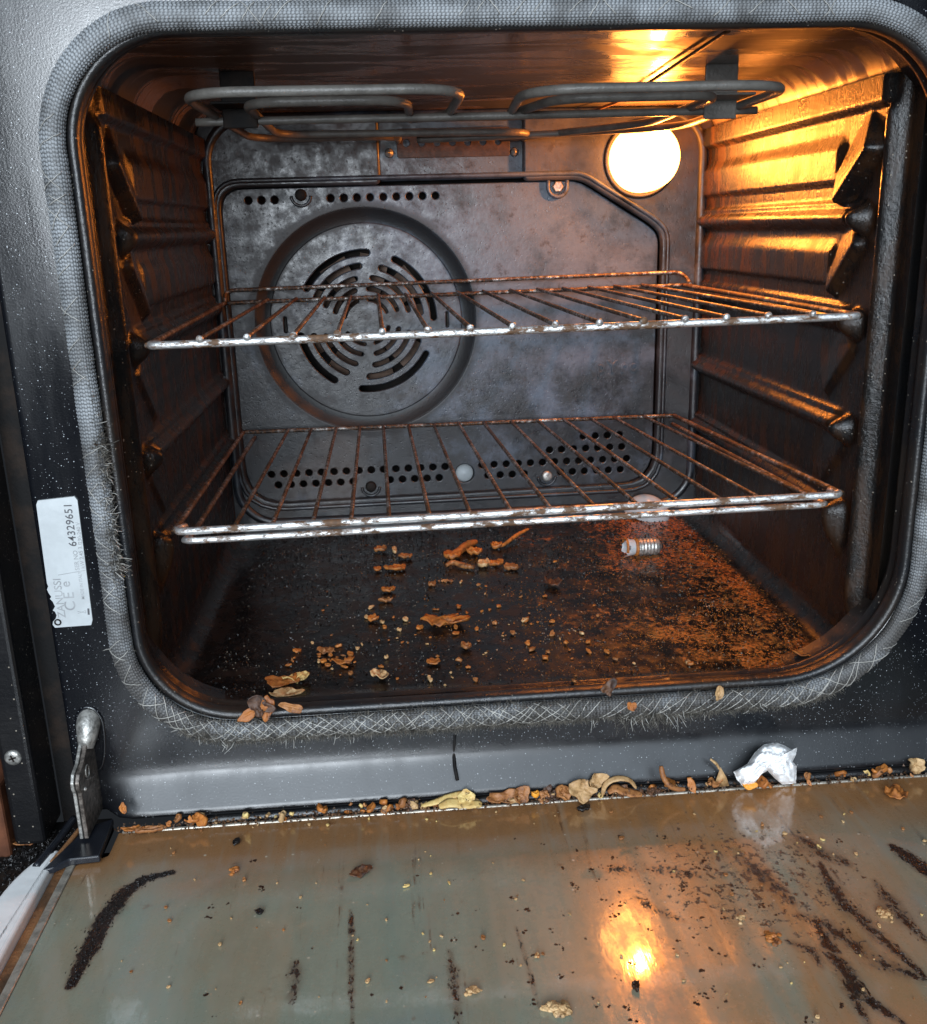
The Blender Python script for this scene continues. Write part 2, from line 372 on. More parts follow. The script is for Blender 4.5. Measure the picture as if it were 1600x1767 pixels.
# front frame: from behind the gasket to its outer edges, bottom flares into a rounded ledge
def face_y(x, z):
    q = (-z-.030)/.0195; q = .5*(q+math.sqrt(q*q+.03)); q = min(q, 1.05)
    fl = q*sstep(x, -.262, -.246)
    y = -.0120*fl
    y += .030*sstep(-x, .2745, .2835)**1.5
    d = math.hypot(x+.243, z+.018); y -= .0012*math.exp(-(d/.022)**2)
    d = math.hypot(x-.243, z+.012); y -= .0012*math.exp(-(d/.02)**2)
    return y
inner = rr(AX0-.003, AX1+.003, AZ0-.003, AZ1+.003, AR+.003, 16, 40)
FX0, FX1, FZ0, FZ1 = -.2840, .30, -.0525, .47
def outer_pt(x, z):
    cx, cz = 0, .19; dx, dz = x-cx, z-cz; t = min(((FX1-cx)/dx if dx > 0 else (FX0-cx)/dx) if abs(dx) > 1e-9 else 1e9, ((FZ1-cz)/dz if dz > 0 else (FZ0-cz)/dz) if abs(dz) > 1e-9 else 1e9)
    return cx+dx*t, cz+dz*t
loops = []
NR = 44
for i in range(NR+1):
    s = i/NR; L = []
    for x, z in inner:
        ox, oz = outer_pt(x, z); X = x+(ox-x)*s; Z = z+(oz-z)*s; L.append((X, face_y(X, Z)+(.004 if i == 0 else 0), Z))
    loops.append(L)
# return lip underneath
loops.append([(x, y+.010 if z < -.05 else y+.02, z+.001 if z < -.05 else z) for x, y, z in loops[-1]])
v, f = loft(loops); obj('front_frame', v, f, MF, oven)
# seam line under the opening
x0 = on(785, 1270, 1, 0)[0]
v, f = tubeg([(x0, .0002, -.018), (x0-.001, .0002, -.030), (x0-.001, -.006, -.036), (x0, -.0125, -.0415)], .0011, 8); obj('drip_mark', v, f, MS, oven)
# lip / rim sweeping back into the cavity
prof = [(.0055, .004), (.0045, .000), (.0032, -.0022), (.0016, -.0034), (0, -.0034), (-.0014, -.0024), (-.0020, -.0004), (-.0020, .004), (-.0005, .0075), (.0022, .010), (.0020, .0135), (.0006, .0150), (.0006, .0175), (.0024, .0190), (.0050, .022), (.0066, .028), (.0068, .034), (.0068, .0385)]
loops = [ap(o, y) for o, y in prof]; loops.append([(min(max(x, -.2325), .2195), .0405, z) for x, y, z in loops[-1]])
v, f = loft(loops); obj('opening_rim', v, f, MRIM, oven)
# cavity shell: starts at the rim, back to the rear wall; floor / ceiling / sides as separate parts
CX0, CX1, CZ0, CZ1, CYB = -.2295, .2165, 0.0, .3765, .380
def strip(name, pts, y0, y1, mat, ny=40, fn=None):
    V = []; n = len(pts)
    for j in range(ny+1):
        y = y0+(y1-y0)*j/ny
        for x, z in pts: V.append(fn(x, y, z) if fn else (x, y, z))
    F = [(j*n+k, j*n+k+1, (j+1)*n+k+1, (j+1)*n+k) for j in range(ny) for k in range(n-1)]
    return obj(name, V, F, mat, oven)
def fillet(cx, cz, r, a0, a1, n=8): return [(cx+r*math.cos(math.radians(a0+(a1-a0)*i/n)), cz+r*math.sin(math.radians(a0+(a1-a0)*i/n))) for i in range(n+1)]
R1 = .026
ceil = fillet(CX1-R1+.006, CZ1-R1, R1, 0, 90)+[(CX1-R1-(CX1-CX0-2*R1)*i/30, CZ1) for i in range(1, 30)]+fillet(CX0+R1-.006, CZ1-R1, R1, 90, 180)
strip('ceiling', ceil, .012, CYB, MCE)
R2 = .016
flo = fillet(CX0+R2, CZ0+R2, R2, 180, 270)+[(CX0+R2+(CX1-CX0-2*R2)*i/60, CZ0) for i in range(1, 60)]+fillet(CX1-R2, CZ0+R2, R2, 270, 360)
def flo_fn(x, y, z):
    w = sstep(y, .045, .010)*0
    up = .004*float(sstep(.030-y, 0, .020))
    xx = x*(1+.045*float(sstep(.05-y, 0, .03)))
    plate = .0016*float(sstep(.200-abs(x+.006), 0, .006))*float(sstep(y, .012, .02))
    return (xx, y, z+up+(plate if z < .004 else 0)+(.0008*mnoise.noise((x*25, y*25, 0)) if z < .004 else 0))
strip('floor_pan', flo, .012, CYB, MFL, 120, flo_fn)
# embossed side panels with shelf ledges
LZ = [.278, .2150, .148, .092]
def ridge(d, w): return np.maximum(0, 1-(d/w)**2)**1.5
def hside(Y, Z):
    h = np.zeros_like(Y)
    for k, z0 in enumerate(LZ):
        run = sstep(Y, .070, .084)
        h = np.maximum(h, .0085*ridge(Z-z0, .0085)*run)
        h = np.maximum(h, .0035*ridge(Z-z0-.0080, .0035)*run)
        if k < 2: h = np.maximum(h, .0040*sstep(Z-z0, .020, .0225)*sstep(z0+.052-Z, 0, .012)*sstep(Y, .098, .108))
        zz = Z-z0; rz = np.where(zz < 0, .0135 if k < 3 else .034, .010)
        h = np.maximum(h, .0135*ridge(np.sqrt(((Y-.0675)/.0095)**2+(zz/rz)**2), 1.0))
    for (ya, za, yb, zb, w, hh) in ((.103, .297, .062, .328, .013, .009), (.108, .238, .074, .270, .010, .006), (.108, .172, .074, .205, .009, .0025), (.104, .112, .076, .140, .009, .002)):
        d = np.array([yb-ya, zb-za]); L = np.hypot(*d); u = d/L
        t = (Y-ya)*u[0]+(Z-za)*u[1]; s = -(Y-ya)*u[1]+(Z-za)*u[0]
        s = -s; m = np.clip((s+w+.004)/.004, 0, 1)*np.clip((w+.003-s)/(2*w), 0, 1)*sstep(t, -.003, .002)*sstep(L-t, -.003, .002); h = np.maximum(h, hh*m*1.15)
    h = np.maximum(h, .006*sstep(Z, .3385, .3425)*sstep(Y, .04, .05))           # seam below the ceiling curve
    pil = .0050*ridge(Y-.0440, .0052)*sstep(Z, .012, .05)*sstep(.346-Z, 0, .012)
    h = np.maximum(h, pil)
    h = h-.0055*sstep(.0400-Y, 0, .005)
    return h
def side(name, X, sgn):
    ys = np.linspace(.022, CYB, 240); zs = np.linspace(.006, .356, 236); Yg, Zg = np.meshgrid(ys, zs, indexing='ij')
    H = hside(Yg, Zg)*(1 if sgn > 0 else .8); V = np.stack([X-sgn*H, Yg, Zg], -1).reshape(-1, 3); n = len(zs)
    F = [(i*n+k, i*n+k+1, (i+1)*n+k+1, (i+1)*n+k) for i in range(len(ys)-1) for k in range(n-1)]
    return obj(name, V, F, MSIDE, oven)
side('side_panel', CX1, 1); side('side_panel', CX0, -1)
# ---------------- rear wall
PO = [(-.2195, .3190), (-.0790, .3190), (-.0790, .3700), (.0520, .3700), (.0520, .3190), (.1020, .3190), (.1680, .2790), (.1790, .2680), (.1790, .0320), (-.2195, .0280)]
hole = poly_round(PO, [.022, .003, .003, .003, .003, .010, .008, .012, .034, .040])
outb = rr(CX0-.004, CX1+.004, -.006, CZ1+.004, .03, 10, 6)
sheet('back_frame', [outb, hole], .378, .0045, .0025, MBF, oven)
bead = [(x, .3735, z) for x, z in rr(CX0+.0045, CX1-.0045, .012, CZ1-.004, .036, 12, 8)]
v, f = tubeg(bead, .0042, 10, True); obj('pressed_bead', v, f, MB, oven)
bead = [(x, .3735, z) for x, z in poly_round([(a, b) for a, b in [(-.2225, .3220), (-.0790, .3222), (.0520, .3222), (.1030, .3222), (.1705, .2815), (.1825, .2700), (.1825, .0270), (-.2225, .0245)]], [.024, .001, .001, .010, .008, .012, .036, .042])]
v, f = tubeg(bead, .0022, 8, True); obj('pressed_bead', v, f, MB, oven)
sheet('vent_plate', [poly_round([(-.0775, .3205), (.0505, .3205), (.0505, .372), (-.0775, .372)], .002, 3)], .3835, .0025, .0012, MB, oven)
MRP = m_plain('sooty_rusty_plate', (.085, .055, .042), .55, .1, .4, 300, .6, 90)
gp = sheet('thermostat_plate', [poly_round([(-.0606, .3385), (.0381, .3385), (.0381, .362), (-.0606, .362)], .002, 3)]+[circ(-.053+.0135*i, .3505, .0036, 14) for i in range(7)], .3795, .0012, .0004, MRP, oven)
PI_ = [(-.2165, .3150), (.1000, .3150), (.1655, .2745), (.1745, .2660), (.1745, .0345), (-.2165, .0305)]
pan = poly_round(PI_, [.020, .010, .008, .012, .032, .038])
FC = (-.0955, .1968)
holes = [circ(*FC, .1015, 72)]
holes += [circ(-.1935+.0115*i, .3060, .0040, 16) for i in range(3)]+[circ(-.1215+.01161*i, .3062, .0041, 16) for i in range(9)]
scr = [(-.1473, .3095, 0), (-.0999, .0415, 0), (.0712, .0440, 1)]
big = (-.0089, .0500)
for row, (zz, xa, n) in enumerate([(.0575, -.1935, 30), (.0468, -.1877, 29)]):
    for i in range(n):
        x = xa+.01185*i
        if x > .157 or math.hypot(x-big[0], zz-big[1]) < .0165 or any(math.hypot(x-a, zz-b) < .0125 for a, b, _ in scr): continue
        holes.append(circ(x, zz, .0041, 16))
for zz, xa, n in ((.0695, .0740, 7), (.0815, .1070, 4)):
    for i in range(n): holes.append(circ(xa+.01185*i, zz, .0041, 16))
holes.append(circ(*big, .0100, 28))
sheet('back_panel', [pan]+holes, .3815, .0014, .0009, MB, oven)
v, f = loft([[(x, y, z) for x, z in circ(*FC, r, 96)] for r, y in [(.1035, .3803), (.1015, .3800), (.0995, .3815), (.0950, .3855), (.0885, .3880), (.0865, .3882)]]); obj('soot_ring', v, f, MB, oven)
sl = []
for r, w, arcs in ((.0620, .0075, [(87, 149), (2, 63), (190, 238), (263, 330)]), (.0505, .0070, [(95, 152), (8, 72), (193, 245), (270, 338)]),
                   (.0400, .0060, [(102, 156), (14, 80), (197, 252), (278, 344)]), (.0300, .0055, [(108, 160), (20, 84), (203, 258), (284, 346)]), (.0205, .0045, [(112, 165), (25, 82), (208, 262), (290, 345)])):
    for a, b in arcs: sl.append(arcslot(*FC, r, w, a, b))
for sx in (-1, 1): sl.append(poly_round([(FC[0]+sx*.0745-.0022, FC[1]-.008), (FC[0]+sx*.0745+.0022, FC[1]-.008), (FC[0]+sx*.0745+.0022, FC[1]+.008), (FC[0]+sx*.0745-.0022, FC[1]+.008)], .002, 4))
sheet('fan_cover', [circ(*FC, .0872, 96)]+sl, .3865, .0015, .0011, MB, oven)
# fan behind the cover
fan = MBD(); fan.add(*latheg([(.012, -.004), (.013, .006)], (FC[0], .408, FC[1]), n=20))
for k in range(9):
    a = 2*PI*k/9; ca, sa = math.cos(a), math.sin(a); P = []
    for t, w in ((.012, .006), (.035, .011), (.060, .014)):
        for s, yy in ((-1, -.007), (1, .006)):
            u, q = t, s*w; P.append((FC[0]+u*ca-q*sa, .410+yy, FC[1]+u*sa+q*ca))
    fan.add(P, [(0, 1, 3, 2), (2, 3, 5, 4)])
fo = fan.go('fan', MFAN, oven, False)
v, f = tubeg([(FC[0]+.078*math.cos(a), .400, FC[1]+.078*math.sin(a)) for a in np.linspace(0, 2*PI, 60)[:-1]], .0035, 8, True); obj('ring_element', v, f, MEL, oven)
v, f = boxg(CX0-.01, CX1+.01, .430, .434, -.01, .39); obj('rear_housing', v, f, MS, oven, False)
for x, z, bright in scr:      # fixing screws in their U shaped recesses
    pr = [(.0001, -.0030), (.0035, -.0030), (.0050, -.0022), (.0052, 0)]
    v, f = latheg(pr, (x, .3790, z), n=20); so = obj('screw', v, f, MST if bright else MS, oven)
    v, f = tubeg([(x+.0085*math.cos(a), .3795, z-.0008+.0085*math.sin(a)) for a in np.linspace(PI, 2*PI, 16)], .0014, 8); obj('recess_edge', v, f, MB, so)
x, _, z = on(963, 322, 1, .375)
v, f = latheg([(.0001, -.0045), (.0042, -.0045), (.0052, -.003), (.0052, .002)], (x, .378, z), n=6); so = obj('screw', v, f, MST, oven, False)
pts = [(x-.0085, .377, z+.009)]+[(x+.0085*math.cos(a), .377, z+.0085*math.sin(a)) for a in np.linspace(PI, 2*PI, 14)]+[(x+.0085, .377, z+.009)]
v, f = tubeg(pts, .0018, 8); obj('recess_edge', v, f, MB, so)
for px, py in ((672, 264), (888, 262)):
    x, _, z = on(px, py, 1, .380); v, f = latheg([(.0001, -.004), (.003, -.0035), (.0042, 0)], (x, .381, z), n=16); obj('screw', v, f, MST, oven)
v, f = latheg([(.0001, -.004), (.0085, -.0035), (.0093, -.001), (.0093, .003)], (big[0], .3925, big[1]-.002), n=24); obj('sensor_disc', v, f, MGLS, oven)
tx = bpy.data.curves.new('embossed_mark', 'FONT'); tx.body = 'pYro'; tx.size = .016; tx.extrude = .0006; tx.bevel_depth = .0003; tx.space_character = 1.3
to = bpy.data.objects.new('t', tx); COL.objects.link(to); me = bpy.data.meshes.new_from_object(to.evaluated_get(bpy.context.evaluated_depsgraph_get())); bpy.data.objects.remove(to)
x, _, z = on(1030, 643, 1, .380); me.transform(Matrix.Translation((x, .3802, z)) @ Matrix.Rotation(PI/2, 4, 'X')); me.materials.clear(); me.materials.append(MB)
to = bpy.data.objects.new('embossed_mark', me); COL.objects.link(to); to.parent = oven
# ---------------- oven lamp (glows), set in the upper right of the rear wall
LC = (.1550, .352, .3325)
pr = [(.0285, .022), (.0285, .012), (.0283, .002), (.0272, -.008), (.0245, -.0150), (.0185, -.0195), (.010, -.0220), (.0001, -.0228)]
v, f = latheg(pr, LC, n=48); lp = obj('lamp_glass', v, f, ME, oven, True, 'glowing white-hot round oven lamp glass')
v, f = latheg([(.0335, .0262), (.0335, .020), (.031, .018), (.0295, .022)], LC, n=48, cap=False); obj('lamp_collar', v, f, MRIM, lp)
fl_ = bpy.data.lights.new('lamp_filament', 'POINT'); fl_.energy = 2.3; fl_.color = (1.0, .27, .035); fl_.shadow_soft_size = .006
fo_ = bpy.data.objects.new('lamp_filament', fl_); COL.objects.link(fo_); fo_.location = (LC[0], LC[1]-.032, LC[2])
# ---------------- grill element under the ceiling
ZE = .3510
def el(name, c, r=.0028, rad=.022):
    P = resample(smooth_path([(x, y, ZE if len(q) == 0 else q[0]) for x, y, *q in c], rad, 8), .004); v, f = tubeg(P, r, 12); return obj(name, v, f, MEL, ge)
ge = empty('grill_element'); ge.parent = oven
el('heating_tube', [(-.060, .372, .352), (-.060, .318), (-.178, .318), (-.183, .040), (-.030, .040), (-.030, .175), (-.055, .19)], rad=.035)
el('heating_tube', [(-.055, .19), (-.060, .085), (-.155, .085), (-.155, .285), (.045, .300), (.050, .372, .352)], rad=.028)
el('heating_tube', [(.012, .175), (.004, .050), (.160, .046), (.165, .285), (.085, .318), (.010, .318, .349), (-.045, .330, .349)], rad=.040)
el('heating_tube', [(.012, .175), (.030, .092), (.130, .088), (.128, .250), (.060, .330), (.030, .372, .352)], rad=.024)
P = resample([on(338, 211, 1, .150), on(1306, 190, 1, .150)], .01)
v, f = tubeg(P, .0026, 10); obj('support_rod', v, f, MEL, ge)
for px in (415, 1240):
    x = on(px, 195, 1, .150)[0]; mb_ = MS if px < 800 else MEL
    v, f = boxg(x-.011, x+.011, .146, .1485, .343, .3768); bevel(obj('hanger_bracket', v, f, mb_, ge, False), .0008)
    v, f = boxg(x-.014, x+.014, .120, .156, .3545, .3562); bevel(obj('hanger_bracket', v, f, mb_, ge, False), .0006)
# thermostat capillary along the ceiling
P = resample(smooth_path([on(1258, 52, 2, .374), on(1075, 172, 2, .3730), on(1000, 200, 2, .370), (.085, .376, .362)], .02), .006)
v, f = tubeg(P, .0013, 8); obj('capillary_tube', v, f, MRUST, oven)
# ---------------- door gasket, knitted glass fibre tube
GX0, GX1, GZ0, GZ1, GR = -.2378, .2335, -.0036, .3795, np.array([.084, .070, .060, .062])
cl = rr(GX0, GX1, GZ0, GZ1, GR, 60, 60)
C3 = np.array([(x, -.0045, z) for x, z in cl]+[(cl[0][0], -.0045, cl[0][1])]); C3 = resample(C3, .00062)[:-1]; nC = len(C3)
T = np.roll(C3, -1, 0)-np.roll(C3, 1, 0); T /= np.linalg.norm(T, axis=1)[:, None]; OUT = np.cross(T, [0, 1, 0])
OUT *= np.sign((OUT*(C3-[0, 0, .19])).sum(1))[:, None]; Yh = np.array([0, -1., 0])
NSG = 92; ang = np.linspace(0, 2*PI, NSG, endpoint=False); U = np.arange(nC)*.00062
def wob(s, k=0): return np.array([mnoise.noise((float(t)*14, k*3.1, .3)) for t in s])
rad = .0061+.0003*sstep(-C3[:, 2], -.03, .0)+.0006*wob(U)+.0004*wob(U*4, 2); flat = 1-.28
cols = 26; colp = (ang/(2*PI)*cols)
st = np.abs(np.sin(PI*colp))[None, :]**.6
ph = (np.floor(colp) % 2)*PI
wv = st*(.55+.45*np.sin(2*PI*U[:, None]/.0020+ph[None, :]+1.1*np.sin(PI*colp)[None, :]))
dR = .0011*(wv-.5)*(.75+.5*wob(U*2.2, 5)[:, None]+.35*wob(U*9, 6)[:, None])
Rr = rad[:, None]+dR
V = C3[:, None, :]+Rr[..., None]*(np.cos(ang)[None, :, None]*OUT[:, None, :]+flat*np.sin(ang)[None, :, None]*Yh)
F = []
idx = np.arange(nC*NSG).reshape(nC, NSG); a = idx; b = np.roll(idx, -1, 1); c_ = np.roll(b, -1, 0); d_ = np.roll(a, -1, 0)
F = np.stack([a, b, c_, d_], -1).reshape(-1, 4)
gk = obj('door_gasket', V.reshape(-1, 3), F.tolist(), MG, oven, True, 'grey woven fibre gasket frayed along its lower edge')
at = gk.data.attributes.new('weave', 'FLOAT', 'POINT'); at.data.foreach_set('value', wv.reshape(-1).astype(np.float32))
def gpt(i, a, r): i = int(i) % nC; return C3[i]+r*(math.cos(a)*OUT[i]+flat*math.sin(a)*Yh)
rnd = random.Random(5)
for sg in (1, -1):    # binding threads winding round the tube
    B = MBD(); s = 0
    while s < nC:
        ln = 26 if True else 0; zz = C3[int(s) % nC][2]; low = zz < .02
        if rnd.random() < ((.95 if sg > 0 or C3[int(s) % nC][0] < .02 else .12) if low else .6 if C3[int(s) % nC][0] < 0 and zz < .33 else .25):
            a0 = rnd.uniform(.1, .3)*PI; P = []; L = rnd.uniform(.7, 1.5)*(24 if low else 11); a1 = rnd.uniform(.75, 1.0)*PI if low else rnd.uniform(.5, .8)*PI
            for t in np.linspace(0, 1, 9):
                a = a0+(a1-a0)*t; i = s+sg*L*(t-.5); P.append(gpt(i, a, rad[int(i) % nC]+.0005+.0004*rnd.random()*math.sin(PI*t)))
            B.add(*tubeg(P, .00026 if low else .0002, 5))
        s += rnd.uniform(.85, 1.15)*(10 if low else 15)
    bt = B.go('binding_thread', MTHR, gk); bt['kind'] = 'stuff'
B = MBD(); rnd = random.Random(8); nrm = np.random.default_rng(3)
def hair(i, a, L, th=.00013):
    p = gpt(i, a, rad[int(i) % nC]); o_ = (p-C3[int(i) % nC]); o_ /= np.linalg.norm(o_)
    d = o_+nrm.normal(0, .75, 3); d /= np.linalg.norm(d); k = nrm.normal(0, .6, 3); P = [p, p+d*L*.5, p+d*L+k*L*.3]
    B.add(*tubeg(P, [th, th, th*.5], 3, caps=False))
for i in range(nC):
    x, _, z = C3[i]
    if z < .005: n, L = (16 if x < .03 or .09 < x < .14 else 8), .0030
    elif z < .03: n, L = 1, .002
    elif x < 0 and .10 < z < .20: n, L = 2, .002
    elif x < 0 and .05 < z < .25: n, L = (rnd.random() < .5)*1, .0016
    else: n, L = (rnd.random() < .25)*1, .001
    for _ in range(n):
        lowside = z < .03
        a = rnd.gauss(.12, .25)*PI if lowside and rnd.random() < .55 else rnd.uniform(0, 1)*PI
        if not lowside: a = rnd.uniform(.55, 1.0)*PI
        hair(i, a, L*rnd.uniform(.3, 1.5))
for px, py, n, Lh in ((1120, 1235, 240, .010), (222, 975, 60, .0065), (190, 800, 70, .006), (205, 900, 90, .004), (185, 765, 40, .004), (360, 1270, 60, .005), (700, 1260, 80, .006), (1200, 1225, 90, .006)):
    w = on(px, py, 1, -.005); i0 = int(np.argmin(np.linalg.norm(C3-w, axis=1)))
    for _ in range(n):
        a = (rnd.gauss(.0, .25) if py > 1100 else rnd.gauss(.8, .12))*PI; hair(i0+rnd.gauss(0, 5 if n < 65 else 16), a, Lh*rnd.uniform(.3, 1.2), .0002)
fb = B.go('frayed_fibre', MFIB, gk); fb['kind'] = 'stuff'
B = MBD()
for px, py, n, Lh, sp_ in ((222, 975, 22, .006, 3), (192, 790, 26, .005, 20), (205, 880, 36, .0045, 26), (210, 930, 22, .004, 18), (1120, 1235, 60, .009, 28), (480, 1262, 26, .006, 60), (700, 1255, 30, .005, 90), (1230, 1215, 18, .005, 40), (370, 1265, 14, .007, 20)):
    w = on(px, py, 1, -.005); i0 = int(np.argmin(np.linalg.norm(C3-w, axis=1)))
    for _ in range(n): a = (rnd.gauss(.02, .22) if py > 1100 else rnd.gauss(.8, .10))*PI; hair(i0+rnd.gauss(0, sp_), a, Lh*rnd.uniform(.4, 1.2), .00028)
fb = B.go('frayed_tuft', MTHR, gk); fb['kind'] = 'stuff'
# ---------------- rating sticker on the frame
Q = [on(px, py, 1, -.0008) for px, py in ((62, 864), (133, 856), (161, 1078), (92, 1083))]
Q = [np.array(q) for q in Q]
def lab(u, w): return (1-w)*((1-u)*Q[0]+u*Q[1])+w*((1-u)*Q[3]+u*Q[2])      # u across, w down
ol = [(.05, 0), (.94, 0), (1, .03), (1, .96), (.95, 1), (.05, 1), (0, .975), (.02, .95), (.10, .925), (.13, .90), (.10, .87), (.05, .86), (.12, .83), (.08, .79), (.02, .765), (.06, .75), (.01, .72), (-.02, .69), (.02, .665), (.0, .64), (0, .03)]
fr = [lab(u, w) for u, w in ol]; n = len(fr); V = [p+np.array([0, -.0004, 0]) for p in fr]+[p+np.array([0, .0008, 0]) for p in fr]
sk = obj('rating_label', V, [tuple(range(n))[::-1]]+[(i, (i+1) % n, n+(i+1) % n, n+i) for i in range(n)], MSTICK, oven, False, 'peeling silver label with faded print on the left frame')
ex = (Q[2]-Q[1]); ex /= np.linalg.norm(ex); dn = -(Q[1]-Q[0]); ux = -ex    # text runs upwards; its top points left
uy = dn-ux*np.dot(dn, ux); uy /= np.linalg.norm(uy)
def ltext(body, u, w, size, mat, off=.0008, name='printed_text', sp=1.0):
    c = bpy.data.curves.new(name, 'FONT'); c.body = body; c.size = size; c.extrude = .00002; c.space_character = sp; c.offset = .00004
    o = bpy.data.objects.new(name, c); COL.objects.link(o); me = bpy.data.meshes.new_from_object(o.evaluated_get(bpy.context.evaluated_depsgraph_get())); bpy.data.objects.remove(o)
    p = lab(u, w)+np.array([0, -.0004-.00012, 0]); nz = np.cross(ux, uy)
    M = Matrix.Identity(4)
    for i in range(3): M[i][0] = ux[i]; M[i][1] = uy[i]; M[i][2] = nz[i]; M[i][3] = p[i]
    me.transform(M); me.materials.clear(); me.materials.append(mat); o = bpy.data.objects.new(name, me); COL.objects.link(o); o.parent = sk
ltext('64329651', .845, .375, .0060, MINK, sp=1.05)
ltext('ZANUSSI', .345, .925, .0060, MINKF); ltext('CE', .62, .875, .0085, MINKF, sp=1.25); ltext('e', .56, .685, .0075, MINKF)
ltext('MADE IN ITALY', .87, .79, .0024, MINKF); ltext('SER NO', .84, .56, .0034, MINKF); ltext('kW 2.45 3.1', .97, .55, .0030, MINKF); ltext('230-240 V', .985, .36, .003, MINKF)
V = []
def lline(u0, w0, u1, w1, t, mat, nm='printed_line'):
    a, b = lab(u0, w0), lab(u1, w1); d = (b-a)/np.linalg.norm(b-a); q = np.cross(d, [0, 1, 0])*t; o = np.array([0, -.00052, 0])
    return [a-q+o, b-q+o, b+q+o, a+q+o]
B = MBD()
for L in ((.30, .583, .98, .565, .00018),): B.add(lline(*L, None), [(0, 1, 2, 3)])
B.go('printed_line', MINKF, sk, False)
B = MBD()
for L in ((.66, .88, .86, .90, .00014), (.66, .90, .86, .88, .00014), (.66, .88, .70, .89, .00014), (.86, .88, .86, .90, .00014)): B.add(lline(*L, None), [(0, 1, 2, 3)])
B.go('printed_symbol', MINKF, sk, False)
B = MBD(); B.add(lline(.935, .865, .925, .915, .00055, None), [(0, 1, 2, 3)]); B.go('printed_bar', MINK, sk, False)
ring = [lab(.14, .955)+np.array([.0016*math.cos(a), -.0009, .0016*math.sin(a)]) for a in np.linspace(0, 2*PI, 20)[:-1]]
v, f = tubeg(ring, .0004, 6, True); obj('rivet_hole_edge', v, f, MS, sk)
# ---------------- hinge arm and slot, lower left
HX = -.2625
Q1 = [(.004, .0060), (-.006, .0035), (-.013, -.0030), (-.021, -.0085), (-.0295, -.0105), (-.0330, -.0145), (-.0328, -.0185), (-.0312, -.0215), (-.0312, -.0515), (.004, -.0515)]
hinge = empty('hinge'); hinge.parent = oven
def plate(name, pr, xa, xb, mat, par, bv=.0005):
    n = len(pr); V = [(xa, y, z) for y, z in pr]+[(xb, y, z) for y, z in pr]
    return bevel(obj(name, V, [tuple(range(n))[::-1], tuple(range(n, 2*n))]+[(i, (i+1) % n, n+(i+1) % n, n+i) for i in range(n)], mat, par, False), bv, 2)
plate('hinge_plate', Q1, HX-.0048, HX-.0028, MST, hinge); plate('hinge_plate', Q1, HX-.0022, HX+.0002, MSTD, hinge)
v, f = tubeg([(HX-.0005, .010, .0105), (HX-.0005, .002, .0085), (HX-.0008, -.0030, .0050), (HX-.001, -.0065, -.001), (HX-.0015, -.0090, -.006)], [.0068, .0068, .0066, .0056, .004], 16); obj('hinge_arm', v, f, MST, hinge)
v, f = tubeg([(HX-.0005+.0075*math.cos(a), .0002, .004+(.0115 if math.sin(a) > 0 else .03)*math.sin(a)) for a in np.linspace(0, 2*PI, 40)[:-1]], .0014, 8, True); obj('slot_edge', v, f, MF, hinge)
v, f = tubeg([(HX+.0006, -.0185+.0028*math.cos(a), -.0155+.0038*math.sin(a)) for a in np.linspace(0, 2*PI, 24)[:-1]], .0005, 6, True); obj('embossed_ring', v, f, MST, hinge)
v, f = latheg([(.0001, .0014), (.0012, .0010), (.0014, 0)], (HX+.0002, -.0262, -.0222), 'x', 12); obj('rivet', v, f, MST, hinge)
v, f = boxg(-.274, -.256, .0006, .0016, -.04, .013); obj('slot_shadow_plate', v, f, MS, hinge, False)
# ================================================================== DOOR (opened down flat)
DZ, DY0, DX0, DX1 = -.0590, -.0165, -.2640, .330
door = empty('door'); door.parent = oven; door['label'] = 'oven door opened flat with its greasy stained inner glass uppermost'
TILT = math.radians(-1.5)
def dz(y): return DZ-math.tan(TILT)*(DY0-y)
V = []; xs = np.linspace(DX0, DX1, 120); ys = np.linspace(DY0, -.46, 90)
def dpt(px, py):
    p = on(px, py, 2, DZ)
    for _ in range(4): p = on(px, py, 2, dz(p[1]))
    return p
NU, NV = 430, 240
gy = DY0+(-.36-DY0)*np.linspace(0, 1, NV)**1.1
gx = []
for y in gy:
    x0_ = DX0-.002+.016*float(sstep(y, DY0-.030, DY0-.022)); gx.append(x0_+(DX1-x0_)*np.linspace(0, 1, NU))
GXA = np.array(gx); GYA = np.repeat(gy[:, None], NU, 1)
STK = [([(296, 1506), (250, 1517), (215, 1540), (185, 1580), (160, 1625), (135, 1675), (122, 1702)], .0058, 1.0), ([(605, 1570), (608, 1620), (606, 1680), (608, 1767)], .0026, .60), ([(512, 1660), (510, 1690), (502, 1730)], .0055, .58),
       ([(776, 1640), (782, 1690), (792, 1767)], .0042, .56), ([(1408, 1590), (1440, 1650), (1490, 1720), (1560, 1767)], .0062, .66), ([(1415, 1490), (1455, 1560), (1500, 1600), (1545, 1640), (1600, 1690)], .0058, .64),
       ([(1380, 1445), (1412, 1470), (1460, 1490)], .009, .56), ([(1540, 1460), (1575, 1485), (1620, 1520)], .0062, .84), ([(1510, 1520), (1540, 1560), (1600, 1625)], .0070, .56), ([(1380, 1580), (1430, 1600), (1500, 1650), (1590, 1690)], .0090, .56),
       ([(1360, 1625), (1400, 1640), (1420, 1670)], .005, .56), ([(1455, 1690), (1480, 1730), (1500, 1767)], .005, .56), ([(1100, 1550), (1130, 1570), (1180, 1590)], .005, .52), ([(1050, 1500), (1120, 1500), (1200, 1510)], .009, .46), ([(1280, 1480), (1330, 1520), (1370, 1560)], .007, .55), ([(890, 1600), (915, 1680), (930, 1740)], .0022, .5)]
CH = np.zeros_like(GXA)
